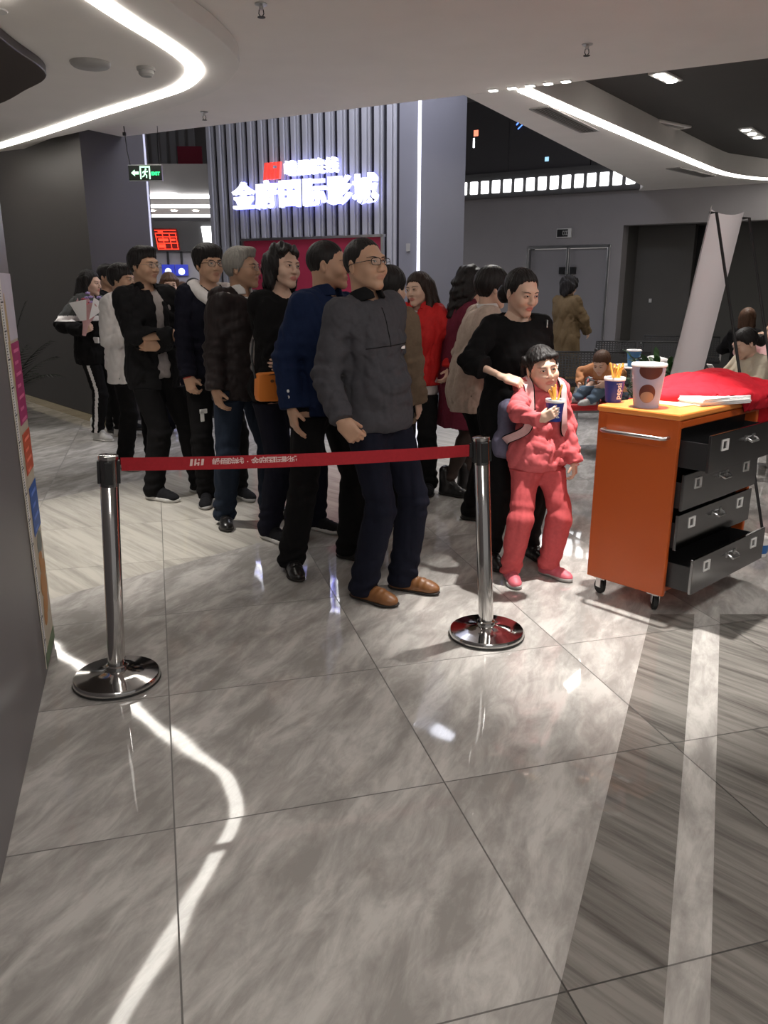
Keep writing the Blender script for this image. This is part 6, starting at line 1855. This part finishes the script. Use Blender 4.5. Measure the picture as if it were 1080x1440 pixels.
F_ = Field([(rbox(c + V(0, 0, -.05), (.125, .062, .155), p.Rt, .05), 0), (rbox(c + V(0, .05, -.10), (.10, .04, .085), p.Rt, .035), .02), (ell(c + V(-.12, .0, -.13), (.035, .045, .07)), .02)], .006, .03); F_.displace(wrinkle(130, .004, 30.))
pos, F = F_.mesh(); mk_mesh('bag_body', pos, F, cloth('violet_grey_nylon', (.16, .15, .22), .7), t)
for sd in (1, -1):
    k_ = p.k; path = [p.t(sd * .085, .10, .455 * k_), p.t(sd * .088, .03, .535 * k_), p.t(sd * .086, -.055, .490 * k_), p.front_pt(sd * .084, .40 * k_, .030), p.front_pt(sd * .086, .30 * k_, .034), p.front_pt(sd * .098, .19 * k_, .036), p.t(sd * .165, .02, .10 * k_), p.t(sd * .12, .12, .06 * k_)]
    sp_ = spline([tuple(x) for x in path], 7); cw = Vector(p.t(0, .03, .3 * k_))
    for nm, hw_, th_, m_ in (('strap', .020, .007, C_['pinkpale']), ('strap_edge', .0245, .0045, C_['black'])):
        b = MB(); vs = []; fs = []
        for i, q_ in enumerate(sp_):
            tg = (sp_[min(i + 1, len(sp_) - 1)] - sp_[max(i - 1, 0)]).normalized(); n_ = (q_ - cw); n_ = (n_ - tg * n_.dot(tg)).normalized(); s_ = tg.cross(n_)
            vs += [q_ + s_ * hw_ + n_ * 0, q_ + s_ * hw_ + n_ * th_, q_ - s_ * hw_ + n_ * th_, q_ - s_ * hw_]
        for i in range(len(sp_) - 1):
            for j in range(4): fs.append((i * 4 + j, i * 4 + (j + 1) % 4, i * 4 + 4 + (j + 1) % 4, i * 4 + 4 + j))
        b.add(vs, fs); b.build(nm, m_, t, True)
b = MB(); b.tube([tuple(c + V(-.03, -.04, .10)), tuple(c + V(-.03, -.05, .15)), tuple(c + V(.03, -.05, .15)), tuple(c + V(.03, -.04, .10))], .007, 6); b.build('grab_loop', C_['black'], t, True)
fx, pn = p.hand[-1][0], unit(p.hand[-1][1])
tt = np.cross(fx, pn)
cc = p.W[-1] + fx * .068 + pn * .056
cw_ = p.root.location + rl @ Vector(cc)
gc = cup('paper_cup', 'blue paper cup in the right hand of the girl in pink', cw_ + Vector((0, 0, -.055)), .044, .033, .10, M['pepsiblue'])
cyl_text('pepsi', .026, .040, .045, gc, M['cupwhite'], .1, True, .11)
fries(cw_ + Vector((0, 0, -.055)), 'fries standing in the cup held by the girl', 9, .095, 8, .022)

# woman in olive jacket far back
p = Person('woman with permed black hair in an olive brown coat, seen from behind near the doors', (2.39, 10.75), 128, 1.585, 'f', 1.1, q=1.3, hyaw=0, hpitch=4, skin=SK_F, face=False,
           armL={'l': (.12, -.26, .92), 'e': (.8, .6, -.2)}, armR={'l': (-.16, -.24, .90), 'e': (-.8, .6, -.2)})
p.body(); p.hair('perm', HB, seed=21, vol=.028); p.top('coat', C_['olive'], .036, -.30 * p.k, amp=.008, seed=131, neck=(.066, 0), flare=.02, vox=.0075); p.collar(C_['olive'], .035, .068, .012, .02, .005)
p.trousers(C_['olive'], .02, .074, .03, seed=132, vox=.008); p.shoes(SH_BK, SOLE_D, 'loafer')

# seated people at right
p = Person('seated woman in cream cardigan with low black bun, bent over her phone', (3.14, 6.75), -78, 1.58, 'f', 1.03, q=1.1, sit=.47, lean=14, hyaw=-6, hpitch=24, skin=SK_F, pel=(0, 0),
           feet=[(2.78, 6.62, -70), (2.80, 6.86, -80)], knees=[(0, -1, .6), (0, -1, .6)], hs=.97,
           armR={'l': (-.08, -.34, .74), 'e': (-.7, .4, -.4), 'fd': (-.9, 0, .35), 'pn': (.2, .3, .9), 'curl': .6}, armL={'l': (.10, -.34, .74), 'e': (.7, .4, -.4), 'fd': (-.9, 0, .35), 'pn': (.2, -.3, .9), 'curl': .6})
p.body(); p.hair('lowbun', HB, front=.06, seed=8); p.top('cardigan', C_['cream'], .030, -.08, amp=.006, seed=141, neck=(.066, 0))
p.trousers(C_['navyblack'], .016, .07, .05, seed=142, tuck=False); p.shoes(SH_BK, SOLE_D, 'sneaker')
ph = p.root.location + Matrix.Rotation(p.yaw, 3, 'Z') @ Vector((p.W[1] + p.W[-1]) / 2 + p.hand[1][0] * .08 + V(0, -.01, .02))
t = thing('smartphone', 'white phone in the hands of the seated woman in cream cardigan', 'phone', ph, p.yaw)
q = Matrix.Rotation(R(-52), 3, 'X')
MB().box((0, 0, .02), (.074, .150, .009), M3=q).build('case', M['white'], t, bevel=.003)
MB().box(q @ Vector((0, 0, .0050)) + Vector((0, 0, .02)), (.068, .140, .001), M3=q).build('screen', M['black'], t)
def stool(x, y, label, rz=0., z=.43):
    t = thing('stool', label, 'stool', (x, y, 0), rz)
    MB().lathe([(0, z - .05), (.18, z - .05), (.19, z - .04), (.19, z - .012), (.17, z), (0, z)], 32).build('seat', M['black'], t, True)
    for k in range(4):
        a = PI / 4 + k * PI / 2; MB().tube([(.13 * math.cos(a), .13 * math.sin(a), z - .05), (.17 * math.cos(a), .17 * math.sin(a), .0)], .012, 8).build('leg', M['steel'], t, True)
    return t
stool(3.14, 6.75, 'round black stool under the seated woman in cream cardigan', z=.36)
p = Person('seated woman with brown hair and pale pink top at the right edge of the picture', (3.74, 7.7), -70, 1.60, 'f', 1.0, q=1.4, sit=.50, lean=4, hpitch=8, skin=SK_F,
           feet=[(3.32, 7.62, -70), (3.34, 7.84, -75)], knees=[(0, -1, .6), (0, -1, .6)], hs=.97, armR={'l': (-.04, -.26, 1.02), 'e': (-.7, .4, -.6), 'curl': .8}, armL={'l': (.12, -.32, .72), 'e': (.7, .4, -.4)})
p.body(); p.hair('long', HBR, seed=15, len=.25, front=.06); p.top('top', C_['pinkpale'], .022, -.08, amp=.006, seed=151, neck=(.07, .01), vox=.008)
p.trousers(C_['black'], .014, .064, .05, seed=152, vox=.008, tuck=False); p.shoes(SH_BK, SOLE_D, 'sneaker')
stool(3.74, 7.7, 'round black stool under the seated woman in pale pink', z=.385)
p = Person('seated person with auburn hair and dark clothes, partly behind the leaning banner', (4.42, 10.0), 150, 1.60, 'f', 1.0, q=1.6, sit=.50, lean=4, face=False,
           feet=[(4.55, 10.42, 150), (4.75, 10.3, 150)], knees=[(0, -1, .6), (0, -1, .6)], hs=.97, armR={'l': (-.12, -.3, .72), 'e': (-.7, .4, -.4)}, armL={'l': (.12, -.3, .72), 'e': (.7, .4, -.4)})
p.body(); p.hair('bob', HBR, seed=16, vol=.01); p.top('jacket', C_['black'], .024, -.08, amp=.006, seed=153, vox=.009)
p.trousers(C_['black'], .014, .064, .05, seed=154, vox=.009, tuck=False); p.shoes(SH_BK, SOLE_D, 'sneaker')
stool(4.42, 10.0, 'round black stool under the seated person with auburn hair', z=.385)
# small child on the red bench
p = Person('small child in orange-brown top and jeans sprawled on the red bench', (2.13, 7.40), -62, 1.02, 'm', 1.1, q=1.1, sit=.53, lean=34, hyaw=24, hpitch=26, child=True, face=True, hs=.85,
           feet=[(1.86, 7.12, -70), (1.90, 7.38, -80)], knees=[(0, -.3, 1), (0, -.3, 1)],
           armL={'l': (.16, -.26, .66), 'e': (.8, .2, .3)}, armR={'l': (-.16, -.28, .62), 'e': (-.8, .2, .3)})
for sd in (1, -1):   # legs stretched out along the bench
    p.A[sd] = V(sd * .09, -.36, .46); p.K[sd] = V(sd * .09, -.20, .62)
p.body(); p.hair('short', HBR, front=.055, vol=.004); p.top('pullover', C_['orangetan'], .022, -.06, amp=.007, seed=161, vox=.006, neck=(.07, 0))
p.trousers(C_['jeanblue'], .020, .066, .43, seed=162, vox=.006, tuck=False); p.shoes(SH_GW, SOLE_G, 'sneaker')

# red cloth heaped on the trolley
Fc = Field([(ell((.70, .25, .985), (.27, .19, .085)), 0), (ell((.50, .27, .972), (.19, .15, .034)), .05), (ell((.92, .20, .965), (.20, .20, .075)), .06), (rbox((.80, .0, .940), (.19, .022, .042), rotx(.25), .015), .04),
            (rbox((.95, .15, .90), (.018, .17, .09), roty(.12), .015), .04), (ell((.60, .12, .975), (.18, .12, .028)), .04)], .0055, .05)
Fc.displace(wrinkle(171, .016, 8., 1.)); Fc.displace(wrinkle(172, .003, 24., 1.))
for a, b_ in (((.45, .06, .985), (1.05, .12, .975)), ((.55, .40, 1.03), (.95, .02, 1.02)), ((.62, .05, .96), (.70, .42, 1.05)), ((.80, -.03, .96), (.86, .35, 1.05))): Fc.sub(cone(a, b_, .006, .010), .025)
Fc.clip(lambda X, Y, Z: np.minimum(.957 - Z, np.maximum(-(np.maximum(X - .834, -Y - .012)), -1)) + 0 * X, .004)
pos, F = Fc.mesh(5)
Rc = rotz(CR); pos = pos @ Rc.T + np.array([CB.x, CB.y, 0])
o = mk_mesh('red_cloth', pos, F, M['redcloth']); tag(o, 'crumpled bright red cloth heaped on the right end of the orange trolley', 'cloth')
